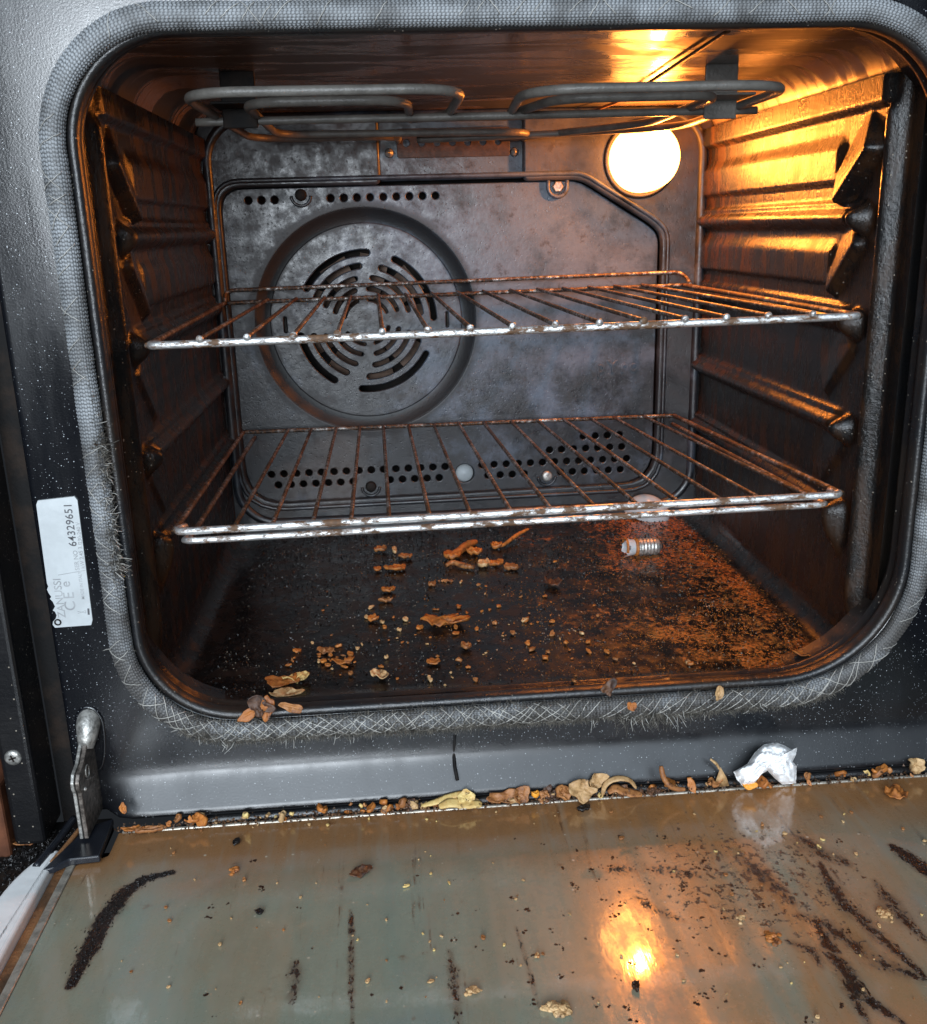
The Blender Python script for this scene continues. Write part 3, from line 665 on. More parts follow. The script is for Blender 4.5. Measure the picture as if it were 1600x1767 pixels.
for pl, w, amp in STK:
    Pp = resample(np.array([dpt(a, b) for a, b in pl]), .0012); tt = np.linspace(0, 1, len(Pp)); best = np.zeros_like(CH)
    for p, t in zip(Pp, tt):
        ww = w*(.35+.65*math.sin(PI*min(.97, max(.03, t)))**.7); a_ = np.exp(-(((GXA-p[0])**2+(GYA-p[1])**2)/ww**2)); best = np.maximum(best, a_)
    CH = np.maximum(CH, best*amp)
SPT = .42*np.exp(-(((GXA-.10)/.085)**2+((GYA+.10)/.075)**2))+.14
V = np.stack([GXA, GYA, DZ-math.tan(TILT)*(DY0-GYA)], -1).reshape(-1, 3); NB = len(V)
Vl = V.copy(); Vl[:, 2] -= .005
F = [(r_*NU+k, (r_+1)*NU+k, (r_+1)*NU+k+1, r_*NU+k+1) for r_ in range(NV-1) for k in range(NU-1)]
rim = [k for k in range(NU)]+[r_*NU+NU-1 for r_ in range(1, NV)]+[(NV-1)*NU+k for k in range(NU-2, -1, -1)]+[r_*NU for r_ in range(NV-2, 0, -1)]
F += [(rim[k], rim[(k+1) % len(rim)], NB+rim[(k+1) % len(rim)], NB+rim[k]) for k in range(len(rim))]
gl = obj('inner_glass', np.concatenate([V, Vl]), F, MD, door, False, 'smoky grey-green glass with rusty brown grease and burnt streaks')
for nm_, arr in (('char', CH), ('spatter', SPT)):
    at = gl.data.attributes.new(nm_, 'FLOAT', 'POINT'); at.data.foreach_set('value', np.concatenate([arr.reshape(-1)]*2).astype(np.float32))
P = [(DX0+.016, DY0+.0006, dz(DY0)-.0002), (DX1, DY0+.0006, dz(DY0)-.0002)]
v, f = tubeg(resample(P, .01), .0012, 8); obj('edge_strip', v, f, MALU, door)
P = [(DX0+.05, DY0+.0062, dz(DY0)+.0006), (-.06, DY0+.0072, dz(DY0)+.0004), (DX1, DY0+.0072, dz(DY0)+.0004)]
v, f = tubeg(resample(P, .01), .0030, 10); obj('hinge_rail', v, f, MRIM, door)
v, f = boxg(DX0-.03, DX1, DY0+.001, -.47, DZ-.030, DZ-.0135); obj('outer_panel', v, f, MS, door, False)
# left hand edge: pale strip, rusty channel, white side trim
def longbar(name, xa, xb, ya, zt, zb, mat, bv, yb=-.36):
    v = [(x, y, dz(y)+z-0) for x in (xa, xb) for y in (ya, yb) for z in (zb, zt)]
    _, f = boxg(0, 1, 0, 1, 0, 1); return bevel(obj(name, v, f, mat, door, False), bv, 3)
longbar('glass_edge_strip', DX0-.0068, DX0-.0022, DY0-.022, .0010, -.006, MALU, .0008)
longbar('rusty_channel', DX0-.0130, DX0-.0070, DY0-.022, -.0015, -.006, MGUN, .0004)
v = []
bar = poly_round([(DX0-.0138, DY0-.018), (DX0-.0138, -.36), (DX0-.0370, -.36), (DX0-.0340, DY0-.055), (DX0-.0250, DY0-.026)], [.003, .002, .002, .03, .012], 8)
n = len(bar); V = [(x, y, dz(y)+.0042) for x, y in bar]+[(x, y, dz(y)-.012) for x, y in bar]
bevel(obj('side_trim', V, [tuple(range(n)), tuple(range(n, 2*n))[::-1]]+[(i, n+i, n+(i+1) % n, (i+1) % n) for i in range(n)], MWH, door, False, 'white plastic trim along the left edge of the door'), .0022, 4)
# black hinge cover on the door corner
zc = dz(DY0)+.006
hc = [np.array(on(px, py, 2, zc)) for px, py in ((196, 1412), (172, 1478), (120, 1484), (92, 1497), (72, 1500), (150, 1425))]
n = len(hc); V = [(p[0], p[1], zc+.0006*math.sin(i)) for i, p in enumerate(hc)]+[(p[0], p[1], zc-.004) for p in hc]
bevel(obj('hinge_cover', V, [tuple(range(n)), tuple(range(n, 2*n))[::-1]]+[(i, n+i, n+(i+1) % n, (i+1) % n) for i in range(n)], MPL, door, False), .0009, 3)
P = [on(px, py, 2, zc-.002) for px, py in ((140, 1428), (110, 1465), (88, 1490))]
v, f = tubeg(resample(P, .002), .0014, 8); obj('hinge_cover_slot', v, f, MGUN, door)
P = [on(px, py, 2, zc-.001) for px, py in ((128, 1412), (100, 1450), (62, 1496))]
v, f = tubeg(resample(P, .002), .0022, 8); obj('hinge_cover_side', v, f, MPL, door)
# burnt streaks: crusts of char on the glass
def blob(B, x, y, r, rng, asp=1.0, rot=0.0, h=.0005, z=None):
    n = 9; zz = dz(y) if z is None else z; V = []; ph = rng.random()*9
    rs = [r*(.55+.75*rng.random()) for _ in range(n)]
    for lv, (k, hh) in enumerate(((1.0, .00005), (.72, h*.8), (.3, h))):
        for i in range(n):
            a = 2*PI*i/n; u = rs[i]*k*math.cos(a)*asp; w = rs[i]*k*math.sin(a)
            V.append((x+u*math.cos(rot)-w*math.sin(rot), y+u*math.sin(rot)+w*math.cos(rot), zz+hh))
    B.add(V, [(l*n+i, l*n+(i+1) % n, (l+1)*n+(i+1) % n, (l+1)*n+i) for l in (0, 1) for i in range(n)]+[tuple(2*n+i for i in range(n))])
def dpt(px, py):
    p = on(px, py, 2, DZ)
    for _ in range(4): p = on(px, py, 2, dz(p[1]))
    return p
def streak(pxs, w, n, size, mat, seed, dens=1.0, spread='g', name='burnt_streak'):
    n = int(n*.35); size *= .42; rng = random.Random(seed); B = MBD(); P = [np.array(dpt(a, b)) for a, b in pxs]; P = resample(P, .0008)
    for _ in range(n):
        t = rng.random(); i = min(len(P)-2, int(t*len(P))); d = P[i+1]-P[i]; d /= np.linalg.norm(d); q = np.array([-d[1], d[0], 0])
        ww = w*(math.sin(PI*min(1, max(0, t)))**.6+.12); p = P[i]+q*rng.gauss(0, .42)*ww
        if mnoise.noise((p[0]*260, p[1]*170, seed)) < -.12*dens or mnoise.noise((p[0]*800, p[1]*600, seed)) < -.16: continue
        blob(B, p[0], p[1], size*rng.uniform(.4, 1.3), rng, rng.uniform(.9, 3.6), math.atan2(d[1], d[0])+rng.gauss(0, .35), rng.choice((.0001, .0002, .0005)))
    for _ in range(0):
        i = min(len(P)-2, int(rng.random()*len(P))); d = P[i+1]-P[i]; d /= np.linalg.norm(d); q = np.array([-d[1], d[0], 0]); p = P[i]+q*rng.gauss(0, .28)*w
        if mnoise.noise((p[0]*260, p[1]*170, seed)) < -.02: continue
        blob(B, p[0], p[1], size*rng.uniform(1.2, 2.4), rng, rng.uniform(1, 2.6), math.atan2(d[1], d[0])+rng.gauss(0, .3), .00012)
    return B.go(name, mat, door)
streak([(296, 1506), (250, 1517), (215, 1540), (185, 1580), (160, 1625), (135, 1675), (122, 1702)], .0062, 2600, .00075, MBLK, 1, 3)
streak([(605, 1570), (608, 1620), (606, 1680), (608, 1767)], .0016, 110, .0008, MBRC, 2)
streak([(512, 1660), (510, 1690), (502, 1730)], .004, 70, .0012, MBRC, 3)
streak([(776, 1640), (782, 1690), (792, 1767)], .003, 90, .0010, MBRC, 4)
streak([(1408, 1590), (1440, 1650), (1490, 1720), (1560, 1767)], .0042, 420, .0011, MBRC, 5)
streak([(1415, 1490), (1455, 1560), (1500, 1600), (1545, 1640), (1600, 1690)], .0035, 420, .0011, MBRC, 6)
streak([(1380, 1445), (1412, 1470), (1460, 1490)], .006, 140, .0010, MBRC, 7)
streak([(1540, 1460), (1575, 1485), (1620, 1520)], .0050, 420, .0010, MBLK, 8)
streak([(1510, 1520), (1540, 1560), (1600, 1625)], .004, 170, .0009, MBRC, 9)
streak([(1380, 1580), (1430, 1600), (1500, 1650), (1590, 1690)], .006, 150, .0010, MBRC, 10)
streak([(1360, 1625), (1400, 1640), (1420, 1670)], .003, 50, .0011, MBRC, 11)
streak([(1455, 1690), (1480, 1730), (1500, 1767)], .003, 60, .0011, MBRC, 12)
rng = random.Random(77)
B = MBD()      # scattered burnt splashes
for _ in range(150):
    px = rng.gauss(1180, 170) if rng.random() < .75 else rng.uniform(300, 1590); py = rng.uniform(1430, 1767)
    if px < 230 or px > 1600: continue
    p = dpt(px, py); nb = rng.choice((1, 1, 2, 3, 6))
    for k in range(nb): blob(B, p[0]+rng.gauss(0, .0011)*(nb > 1), p[1]+rng.gauss(0, .0010)*(nb > 1), rng.uniform(.0002, .0009), rng, rng.uniform(.8, 1.6), rng.uniform(0, 3), .0002)
sp = B.go('burnt_spots', MBRC, door); sp['kind'] = 'stuff'
# ================================================================== racks
def rack(name, label, fL, fR, bL, bR, tips, double, guard):
    r = tag(empty(name, tuple((np.array(fL)+np.array(fR))/2)), label, 'oven rack', 'wire racks in the oven'); base = np.array(r.location)
    def part(nm, pts, rad, mat, seg=10, step=.004):
        pts = [np.array(p)-base for p in pts]; v, f = tubeg(resample(pts, step), rad, seg); return obj(nm, v, f, mat, r)
    fL, fR, bL, bR = map(np.array, (fL, fR, bL, bR))
    part('front_rod', smooth_path([fL+[.006, .010, 0], fL, fR, fR+[-.006, .010, 0]], .006), .0023, MCH, 14)
    if double: part('front_rod', smooth_path([fL+[.008, .010, -.0062], fL+[.005, 0, -.0060], fR+[-.010, 0, -.0060], fR+[-.014, .010, -.0062]], .005), .0020, MCH, 14)
    part('side_rod', [fL+[.001, .002, 0], bL], .0018, MW); part('side_rod', [fR+[-.001, .002, 0], bR], .0020, MW)
    if double: part('side_rod', [fL+[.009, .004, -.006], bL+[.010, 0, -.005]], .0018, MW); part('side_rod', [fR+[-.012, .004, -.006], bR+[-.001, 0, -.008]], .0018, MW)
    part('back_rod', [bL, bR], .0018, MW)
    if guard: part('back_guard', smooth_path([bL+[.001, -.006, .001], bL+[0, .004, .0105], bR+[0, .004, .0115], bR+[.004, -.008, .001]], .008), .0017, MW)
    for i, (tf, tb) in enumerate(tips):
        a = fL+(fR-fL)*tf; b = bL+(bR-bL)*tb; up = np.array([0, 0, .0028]) if guard else np.array([0, 0, .0008])
        pts = [a+up+[0, -.0028 if guard else .001, 0], b+up*.6+[0, .001, 0]]
        w = part('cross_wire', pts, .00142, MW, 8, .006)
        if guard: v, f = latheg([(.0001, -.0006), (.0018, -.0005), (.0022, .0006), (.0019, .0022)], tuple(a+up+[0, -.0034, 0]-base), n=12); obj('wire_end', v, f, MCH, w)
    return r
def fr_(px0, px1, py0, py1, a, y): # fractions of the front rod for photo columns
    return [(on(p, py0+(py1-py0)*(p-px0)/(px1-px0), 1, y)[0]-a[0])/(a[1]-a[0]) for p in ([] if a is None else tipx)]
YF, YB = .030, .362
tipx = [347, 428, 508, 583, 660, 738, 811, 884, 957, 1033, 1109, 1180, 1251, 1323, 1399]
fl, frr = on(250, 597, 1, YF), on(1490, 545, 1, YF); bl, br = on(388, 523, 1, YB), on(1180, 492, 1, YB)
tf = fr_(250, 1490, 597, 545, (fl[0], frr[0]), YF)
rack('oven_rack', 'upper wire rack with raised back rail and welded wire ends', fl, frr, bl, br, [(t, .02+t*.96) for t in tf], False, True)
tipx = [405, 470, 540, 606, 672, 742, 812, 882, 951, 1027, 1100, 1172, 1245, 1310, 1392]
fl, frr = on(297, 918, 1, YF), on(1458, 853, 1, YF); bl, br = on(420, 746, 1, YB), on(1163, 717, 1, YB)
tf = fr_(297, 1458, 918, 853, (fl[0], frr[0]), YF)
rack('oven_rack', 'lower wire rack with a doubled chipped front rail', fl, frr, bl, br, [(t, .015+t*.97) for t in tf], True, False)
# ================================================================== cabinet side, far left
cab = tag(empty('cabinet_side', (-.31, 0, -.07)), 'dark side post with a screw left of the oven frame', 'cabinet side'); cb = np.array(cab.location)
def cobj(nm, v, f, mat, par=cab, sm=False): return obj(nm, [np.array(p)-cb for p in v], f, mat, par, sm)
v, f = boxg(-.3170, -.2985, -.002, .03, -.073, .47); bevel(cobj('post', v, f, m_cavity('dusty_dark_post', (.006, .006, .007), (.010, .009, .009), .25, .4, .2)), .003, 3)
x, _, z = on(22, 1308, 1, -.0025)
v, f = latheg([(.0001, -.0014), (.0035, -.0014), (.0048, -.0006), (.0050, .001)], (x, -.002, z), n=20); sc_ = cobj('screw', v, f, MST, cab, True)
for a in (.3, .3+PI/2):
    d = np.array([math.cos(a), 0, math.sin(a)])*.0022; q = np.array([-math.sin(a), 0, math.cos(a)])*.0005; o_ = np.array([x, -.0036, z])
    cobj('screw_slot', [o_-d-q, o_+d-q, o_+d+q, o_-d+q], [(0, 1, 2, 3)], MS, sc_)
v, f = boxg(-.2985, -.2830, .030, .034, -.10, .47); tag(obj('gap_backing', v, f, MS, None, False), 'dark recess between the oven frame and the side post', 'recess', kind='structure')
v, f = boxg(-.352, -.3190, -.004, .03, -.12, -.030); tag(bevel(obj('wooden_edge', v, f, MWOOD, None, False), .002), 'strip of reddish brown wood at the far left edge', 'wooden strip')
v, f = boxg(-.60, .60, -.60, .05, -.130, -.126); tag(obj('floor', v, f, MS, None, False), 'dark underside seen below the door', 'floor', kind='structure')
v, f = boxg(-.34, -.268, -.06, .03, -.088, -.078); tag(bevel(obj('lower_crosspiece', v, f, MS, None, False), .001), 'charred crosspiece below the hinge, covered in crumbs', 'crosspiece')
# ================================================================== scraps and crumbs
def flake_mesh(seed, sx, sy, curl, th=.0006, rough=.35, n=22, name='food_flake', mat=None, lobes=0):
    rng = random.Random(seed); rs = []
    ph = rng.random()*9
    for i in range(n):
        a = 2*PI*i/n; rs.append(1+rough*mnoise.noise((math.cos(a)*.9+ph, math.sin(a)*.9, seed*.7))*1.5+lobes*math.cos(3*a+ph)*.3+rng.uniform(-.05, .05))
    V = []; lv = [0, .2, .4, .6, .8, .93, 1]
    top = [];
    def hz(u, w): return curl*(u*u*.9+w*w*.3)+min(sx, sy)*(.24*mnoise.noise((u*1.9+ph, w*1.9, seed))+.16*mnoise.noise((u*4.5+ph, w*4.5, seed+9)))
    for s in (1, -1):
        V.append((0, 0, hz(0, 0)+s*th/2))
        for l in lv[1:]:
            for i in range(n):
                a = 2*PI*i/n; u = rs[i]*l*math.cos(a); w = rs[i]*l*math.sin(a); V.append((u*sx/2, w*sy/2, hz(u, w)+s*th/2*(1-.5*(l == 1))))
    F = []; m = 1+n*(len(lv)-1)
    for b, s in ((0, 1), (m, -1)):
        for i in range(n):
            j = (i+1) % n; q = (b, b+1+i, b+1+j); F.append(q if s > 0 else q[::-1])
            for l in range(len(lv)-2): q = (b+1+l*n+i, b+1+(l+1)*n+i, b+1+(l+1)*n+j, b+1+l*n+j); F.append(q if s > 0 else q[::-1])
    e = 1+(len(lv)-2)*n
    for i in range(n): j = (i+1) % n; F.append((e+i, m+e+i, m+e+j, e+j))
    zmin = min(p[2] for p in V); V = [(x, y, z-zmin) for x, y, z in V]
    me = bpy.data.meshes.new(name); me.from_pydata(V, [], F); me.polygons.foreach_set('use_smooth', [True]*len(F)); me.materials.append(mat or MTAN); return me
def crust_mesh(seed, sx, sy, mat, name='food_crust', n=26):
    rng = random.Random(seed); V = []; F = []
    for k in range(n):
        x, y = rng.gauss(0, .25)*sx, rng.gauss(0, .25)*sy; r = min(sx, sy)*rng.uniform(.10, .24); b = len(V); zc = r*.5+max(0, (1-(x/sx*2)**2-(y/sy*2)**2))*min(sx, sy)*.25*rng.random()
        for l in range(5):
            th = PI*l/4; 
            for i in range(7):
                a = 2*PI*i/7; q = r*(1+.45*mnoise.noise((math.cos(a)*2+k, math.sin(a)*2+l, seed))); V.append((x+q*math.sin(th)*math.cos(a)*1.2, y+q*math.sin(th)*math.sin(a), zc+q*math.cos(th)*.75))
        F += [(b+l*7+i, b+(l+1)*7+i, b+(l+1)*7+(i+1) % 7, b+l*7+(i+1) % 7) for l in range(4) for i in range(7)]
    me = bpy.data.meshes.new(name); me.from_pydata(V, [], F); me.materials.append(mat); return me
def fl_z(y): return .0018+.004*float(sstep(.030-y, 0, .020))
def place(name, me, loc, rot, label, cat, group=None):
    o = bpy.data.objects.new(name, me); COL.objects.link(o); o.location = loc; o.rotation_euler = rot; return tag(o, label, cat, group)
def onfloor(px, py): p = on(px, py, 2, .002); return (p[0], p[1], fl_z(p[1]))
def ondoor(px, py):
    p = on(px, py, 2, DZ)
    for _ in range(3): p = on(px, py, 2, dz(p[1]))
    return (p[0], p[1], dz(p[1]))
def noodle(name, pts, r, mat, label, cat, flat=1.0, group=None):
    c = np.mean(pts, axis=0); P = resample(smooth_path(pts, .01, 6), .0006); n = len(P)
    rd = [r*(.45+.55*math.sin(PI*(i+1)/(n+1))**.4)*(1+.22*mnoise.noise((i*.35, r*900, 1))) for i in range(n)]
    v, f = tubeg(P-c, rd, 10); v = [(p[0], p[1], p[2]*1.0) for p in v]; o = obj(name, v, f, mat); o.location = c; return tag(o, label, cat, group)
sd = 100
def F_(px, py, wx, wy, mat, label, rot=0, curl=.001, name='food_flake', where=onfloor, th=.0009, tilt=(0, 0), cat='food scrap', rough=.35):
    """flake wx,wy millimetres at a photo point on the floor / the door"""
    global sd; sd += 1
    k = 1 if where in (onfloor, ondoor) else .74
    me = flake_mesh(sd, k*wx/1000, k*wy/1000*(1.6 if where is onfloor else 1.3 if where is ondoor else 1), curl, th, rough, name=name, mat=mat)
    if name == 'food_crust': me = crust_mesh(sd, k*wx/1000*.8, k*wy/1000*.9, mat)
    return place(name, me, where(px, py), (tilt[0], tilt[1], rot), label, cat)
# large scraps on the oven floor
def nf(px, py, h=.0025): p = on(px, py, 2, .003+h*.4); return [p[0], p[1], .0022+h]
noodle('food_strip', [nf(772, 962), nf(790, 955), nf(805, 943, .004), nf(822, 936)], .0036, MORG, 'fat orange-brown food strip near the middle of the oven floor, largest of its cluster', 'food scrap')
noodle('food_stalk', [nf(856, 943), nf(868, 943), nf(880, 935, .004), nf(895, 926, .006), nf(912, 919, .007)], .0018, MORG, 'curved brown food stalk with a raised thin tail under the lower rack', 'food scrap')
noodle('food_strip', [nf(770, 977), nf(782, 972, .004), nf(796, 977), nf(818, 980)], .0024, MTAN, 'bent tan food strip just in front of the fat orange-brown strip', 'food scrap')
F_(858, 946, 11, 7, MORG, 'orange lump at the thick end of the curved brown stalk', curl=.001, th=.003)
F_(780, 964, 16, 9, MORG, 'flat orange lump at the front end of the fat strip', curl=.001, th=.003)
F_(819, 957, 13, 8, MORG, 'small orange lump right of the fat orange-brown strip', .3, th=.003)
F_(834, 978, 11, 8, MPALE, 'pale yellow-tan lump right of the bent tan strip', .2, th=.003)
F_(857, 976, 12, 6, MORG, 'orange flake between the pale lump and a brown oval lump', -.3, th=.002)
F_(881, 983, 13, 6, MTAN, 'brown oval lump at the right end of the row of lumps', -.3, th=.003)
F_(658, 951, 11, 6, MTAN, 'tan flake at the far left end of the scraps below the lower rack', .2, th=.0025)
F_(681, 953, 4.5, 8, MPALE, 'short upright pale bit beside the leftmost tan flake', .1, th=.003)
F_(700, 964, 12, 5, MTAN, 'thin reddish flake right of the short upright pale bit', -.2, th=.002)
F_(653, 985, 6, 5, MORG, 'small round orange bit left of the ragged orange flake', 0, th=.002)
F_(685, 982, 21, 6, MORG, 'ragged long orange flake at the left of the oven floor', .05, th=.002, rough=.8)
F_(771, 1003, 13, 5, MTAN, 'reddish tan flake alone below the bent strip', 0, name='food_crust', th=.002)
F_(746, 1011, 7, 4, MTAN, 'small tan flake left of the lone reddish flake', .2, th=.002)
F_(671, 1021, 11, 4.5, MORG, 'narrow orange brown flake on the dark left floor', .05, th=.002)
F_(668, 1038, 12, 4, MTAN, 'tan crumb chain below the narrow orange brown flake', -.1, th=.0018, rough=.7)
F_(644, 1071, 8, 5, MORG, 'orange chip at the left of the cracked orange crust', -.3, th=.002)
F_(768, 1079, 26, 11, MORG, 'cracked orange crust in the centre of the oven floor', .2, th=.0014, rough=.9)
F_(954, 1011, 11, 9, MDRK, 'round brown shell on the middle of the oven floor', 0, .003, th=.001)
F_(657, 1170, 12, 8, MPALE, 'pale curled shell near the front lip of the oven floor', .1, .003, th=.0007)
F_(1400, 1137, 19, 8, MORG, 'orange crust in the front right corner of the oven floor', .2, .002, rough=.7)
F_(749, 1144, 10, 5, MORG, 'small orange flake in the front middle of the oven floor', .3)
F_(805, 1119, 7, 5, MTAN, 'round tan crumb right of the central crust', 0, th=.002)
F_(594, 1147, 13, 6, MORG, 'orange flake at the left front of the oven floor', .3, rough=.7)
F_(561, 1127, 11, 6, MTAN, 'ragged tan flake at the left front, farther back than the orange one', -.3, rough=.7)
F_(515, 1175, 16, 7, MYEL, 'yellow-orange peel chip, highest of the cluster at the front lip', .5, .002, rough=.7)
F_(497, 1182, 24, 8, MORG, 'jagged orange peel piece in the cluster at the front left lip', .15, .002, rough=.8)
F_(492, 1203, 20, 5, MPALE, 'narrow pale peel piece below the jagged peel', .1, .0015, rough=.6)
# on the gasket
def ongas(px, py): p = on(px, py, 1, -.0115); return tuple(p)
for (px, py, wx, wy, mt, lb, ro) in ((437, 1229, 13, 5, MORG, 'left orange prong of the peel lying on the gasket', -.5), (464, 1221, 7, 13, MORG, 'right orange prong of the peel lying on the gasket', .2), (450, 1222, 14, 12, MDRK, 'brown shrivelled bit between the two orange prongs on the gasket', .3),
        (1240, 1194, 5, 9, MPALE, 'pale chip stuck on the right of the front gasket', .5), (1046, 1190, 10, 11, MDRK, 'dark brown scrap hanging on the gasket lip in the middle', .7), (1090, 1217, 6, 5, MORG, 'tiny orange bit on the gasket right of the dark scrap', 0), (505, 1221, 12, 5, MTAN, 'tan bit on the gasket right of the orange prongs', .3)):
    sd += 1; me = flake_mesh(sd, wx/1000, wy/1000, .001, .0008, .6, mat=mt, name='food_flake'); place('food_flake', me, ongas(px, py), (math.radians(70), ro, 0), lb, 'food scrap')
# row of debris on the hinge line
def onhl(px, py, y=-.0165): p = on(px, py, 1, y); return tuple(p)
def ribbon(name, pts, w, mat, label, th=.0007, cat='food scrap', up=(0, -.4, 1)):
    P = resample(smooth_path(pts, .012, 8), .0008); c = P.mean(0); n = len(P); V = []; up = np.array(up, float)/np.linalg.norm(up)
    for i in range(n):
        t = P[min(i+1, n-1)]-P[max(i-1, 0)]; t /= np.linalg.norm(t); s = np.cross(t, up); s /= np.linalg.norm(s); nn = np.cross(s, t)
        ww = w*(.25+.75*math.sin(PI*(i+.6)/(n+.2))**.5)*(1+.15*mnoise.noise((i*.3, w*1e3, 0)))
        for a, b in ((-1, 1), (-.4, 1.6), (.4, 1.6), (1, 1), (1, -1), (-1, -1)): V.append(P[i]-c+s*ww*.5*a+nn*th*.5*b)
    F = [(i*6+k, i*6+(k+1) % 6, (i+1)*6+(k+1) % 6, (i+1)*6+k) for i in range(n-1) for k in range(6)]+[tuple(range(6))[::-1], tuple((n-1)*6+k for k in range(6))]
    o = obj(name, V, F, mat); o.location = c; return tag(o, label, cat)
ribbon('dry_peel', [onhl(727, 1391), onhl(750, 1385), onhl(780, 1373), onhl(812, 1366)], .0042, MYEL, 'thin golden peel strip, rear one of the peel pile on the hinge line')
ribbon('dry_peel', [onhl(758, 1392, -.021), onhl(778, 1384, -.021), onhl(800, 1387, -.021), onhl(832, 1388, -.021)], .0070, MYEL, 'wide pale yellow peel strip, front one of the peel pile on the hinge line')
F_(803, 1375, 13, 11, MYEL, 'pointed golden peel tip standing behind the wide pale strip', .2, .002, where=onhl, tilt=(1.0, 0))
F_(706, 1390, 20, 9, MDRK, 'grey fluffy clump left of the golden peel', 0, .002, name='food_crust', where=onhl, tilt=(.7, 0), rough=.9, th=.004)
F_(865, 1379, 27, 13, MTAN, 'wide tan onion skin right of the yellow peel', .1, .003, where=onhl, tilt=(.7, .1), rough=.5)
F_(893, 1370, 14, 13, MTAN, 'upright tan skin flap at the right of the wide onion skin', .3, .003, where=onhl, tilt=(1.1, .3))
F_(924, 1377, 6, 5, MORN, 'bright orange speck between the onion skin and the dark crumbs', 0, where=onhl, th=.003)
F_(948, 1368, 16, 14, MDRK, 'black charred lump behind the brown nugget on the hinge line', 0, .002, name='food_crust', where=lambda a, b: onhl(a, b, -.012), tilt=(.9, 0), th=.006)
F_(938, 1374, 11, 9, MTAN, 'small brown nugget in front of the black charred lump', 0, .002, name='food_crust', where=onhl, tilt=(.8, 0), th=.005)
F_(968, 1370, 15, 13, MTAN, 'reddish wrinkled skin between the black lump and the pale bulb skin', .4, .003, where=onhl, tilt=(.9, .2), th=.003)
F_(1003, 1364, 25, 20, MPALE, 'pale rounded onion skin, largest in the middle of the hinge line', .2, .004, where=onhl, tilt=(1.0, .1), th=.002, rough=.6)
F_(1020, 1350, 16, 14, MPALE, 'pale folded top of the rounded onion skin', .6, .004, where=lambda a, b: onhl(a, b, -.013), tilt=(1.2, .1), th=.001)
ribbon('dry_skin', [onhl(1040, 1372), onhl(1044, 1352), onhl(1065, 1342), onhl(1088, 1345), onhl(1098, 1360)], .0038, MPALE, 'arched pale wrinkled skin right of the rounded onion skin')
ribbon('dry_skin', [onhl(1050, 1368, -.019), onhl(1062, 1358, -.019), onhl(1075, 1366, -.019), onhl(1108, 1371, -.019)], .0062, MTAN, 'brown folded skin tucked under the arched wrinkled skin')
F_(1068, 1366, 12, 11, MDRK, 'dark hollow scrap inside the arched skin', .2, .003, where=lambda a, b: onhl(a, b, -.014), tilt=(.9, .2), th=.003)
F_(1125, 1367, 18, 9, MDRK, 'dark glistening crumb heap left of the curled stem', .2, .002, name='food_crust', where=onhl, tilt=(.6, 0), th=.005, rough=.8)
noodle('food_stalk', [onhl(1141, 1322, -.020), onhl(1144, 1340, -.022), onhl(1153, 1355, -.024), onhl(1168, 1362, -.024), onhl(1182, 1362, -.024)], .0017, MTAN, 'curled tan stem standing on the hinge line left of the leaf', 'food scrap')
v = [onhl(1233, 1360), onhl(1238, 1338), onhl(1245, 1326), onhl(1253, 1340), onhl(1260, 1358)]; v = [np.array(p) for p in v]; c = np.mean(v, axis=0)
V = [p-c+np.array([0, .001*(-1)**i, 0]) for i, p in enumerate(v)]; V += [p+np.array([0, .0008, 0]) for p in V]
o = obj('dry_leaf', V, [(0, 1, 2, 3, 4)[::-1], (5, 6, 7, 8, 9)]+[(i, (i+1) % 5, 5+(i+1) % 5, 5+i) for i in range(5)], MPALE); o.location = c; tag(o, 'triangular beige leaf standing left of the white foil', 'dry leaf')
ribbon('dry_twig', [onhl(1226, 1310, -.015), onhl(1237, 1318, -.015), onhl(1242, 1328, -.015)], .0020, MPALE, 'short pale twig above the triangular leaf')
F_(1572, 1322, 15, 14, MPALE, 'beige skin piece at the far right of the hinge line', .4, .003, where=onhl, tilt=(1.0, .3), th=.002)
F_(1290, 1355, 12, 7, MORN, 'bright orange scrap at the left foot of the foil', 0, .001, where=lambda a, b: onhl(a, b, -.0235), tilt=(.9, 0), th=.002)
F_(214, 1392, 5, 9, MORG, 'orange chip standing on the hinge cover by the frame', 0, .001, where=lambda a, b: onhl(a, b, -.018), tilt=(1.3, 0))
F_(262, 1436, 24, 6, MTAN, 'tan chip with a white edge at the left end of the door edge', .1, .001, where=lambda a, b: onhl(a, b, -.019), tilt=(.2, 0), th=.002)
F_(230, 1432, 18, 5, MORG, 'brown chip left of the tan one beside the hinge cover', .1, .001, where=lambda a, b: onhl(a, b, -.019), tilt=(.2, 0), rough=.7)
F_(44, 1457, 26, 9, MTAN, 'flat tan food strip wedged at the lower left below the side post', .05, .001, where=lambda a, b: tuple(on(a, b, 2, -.0755)), rough=.15)
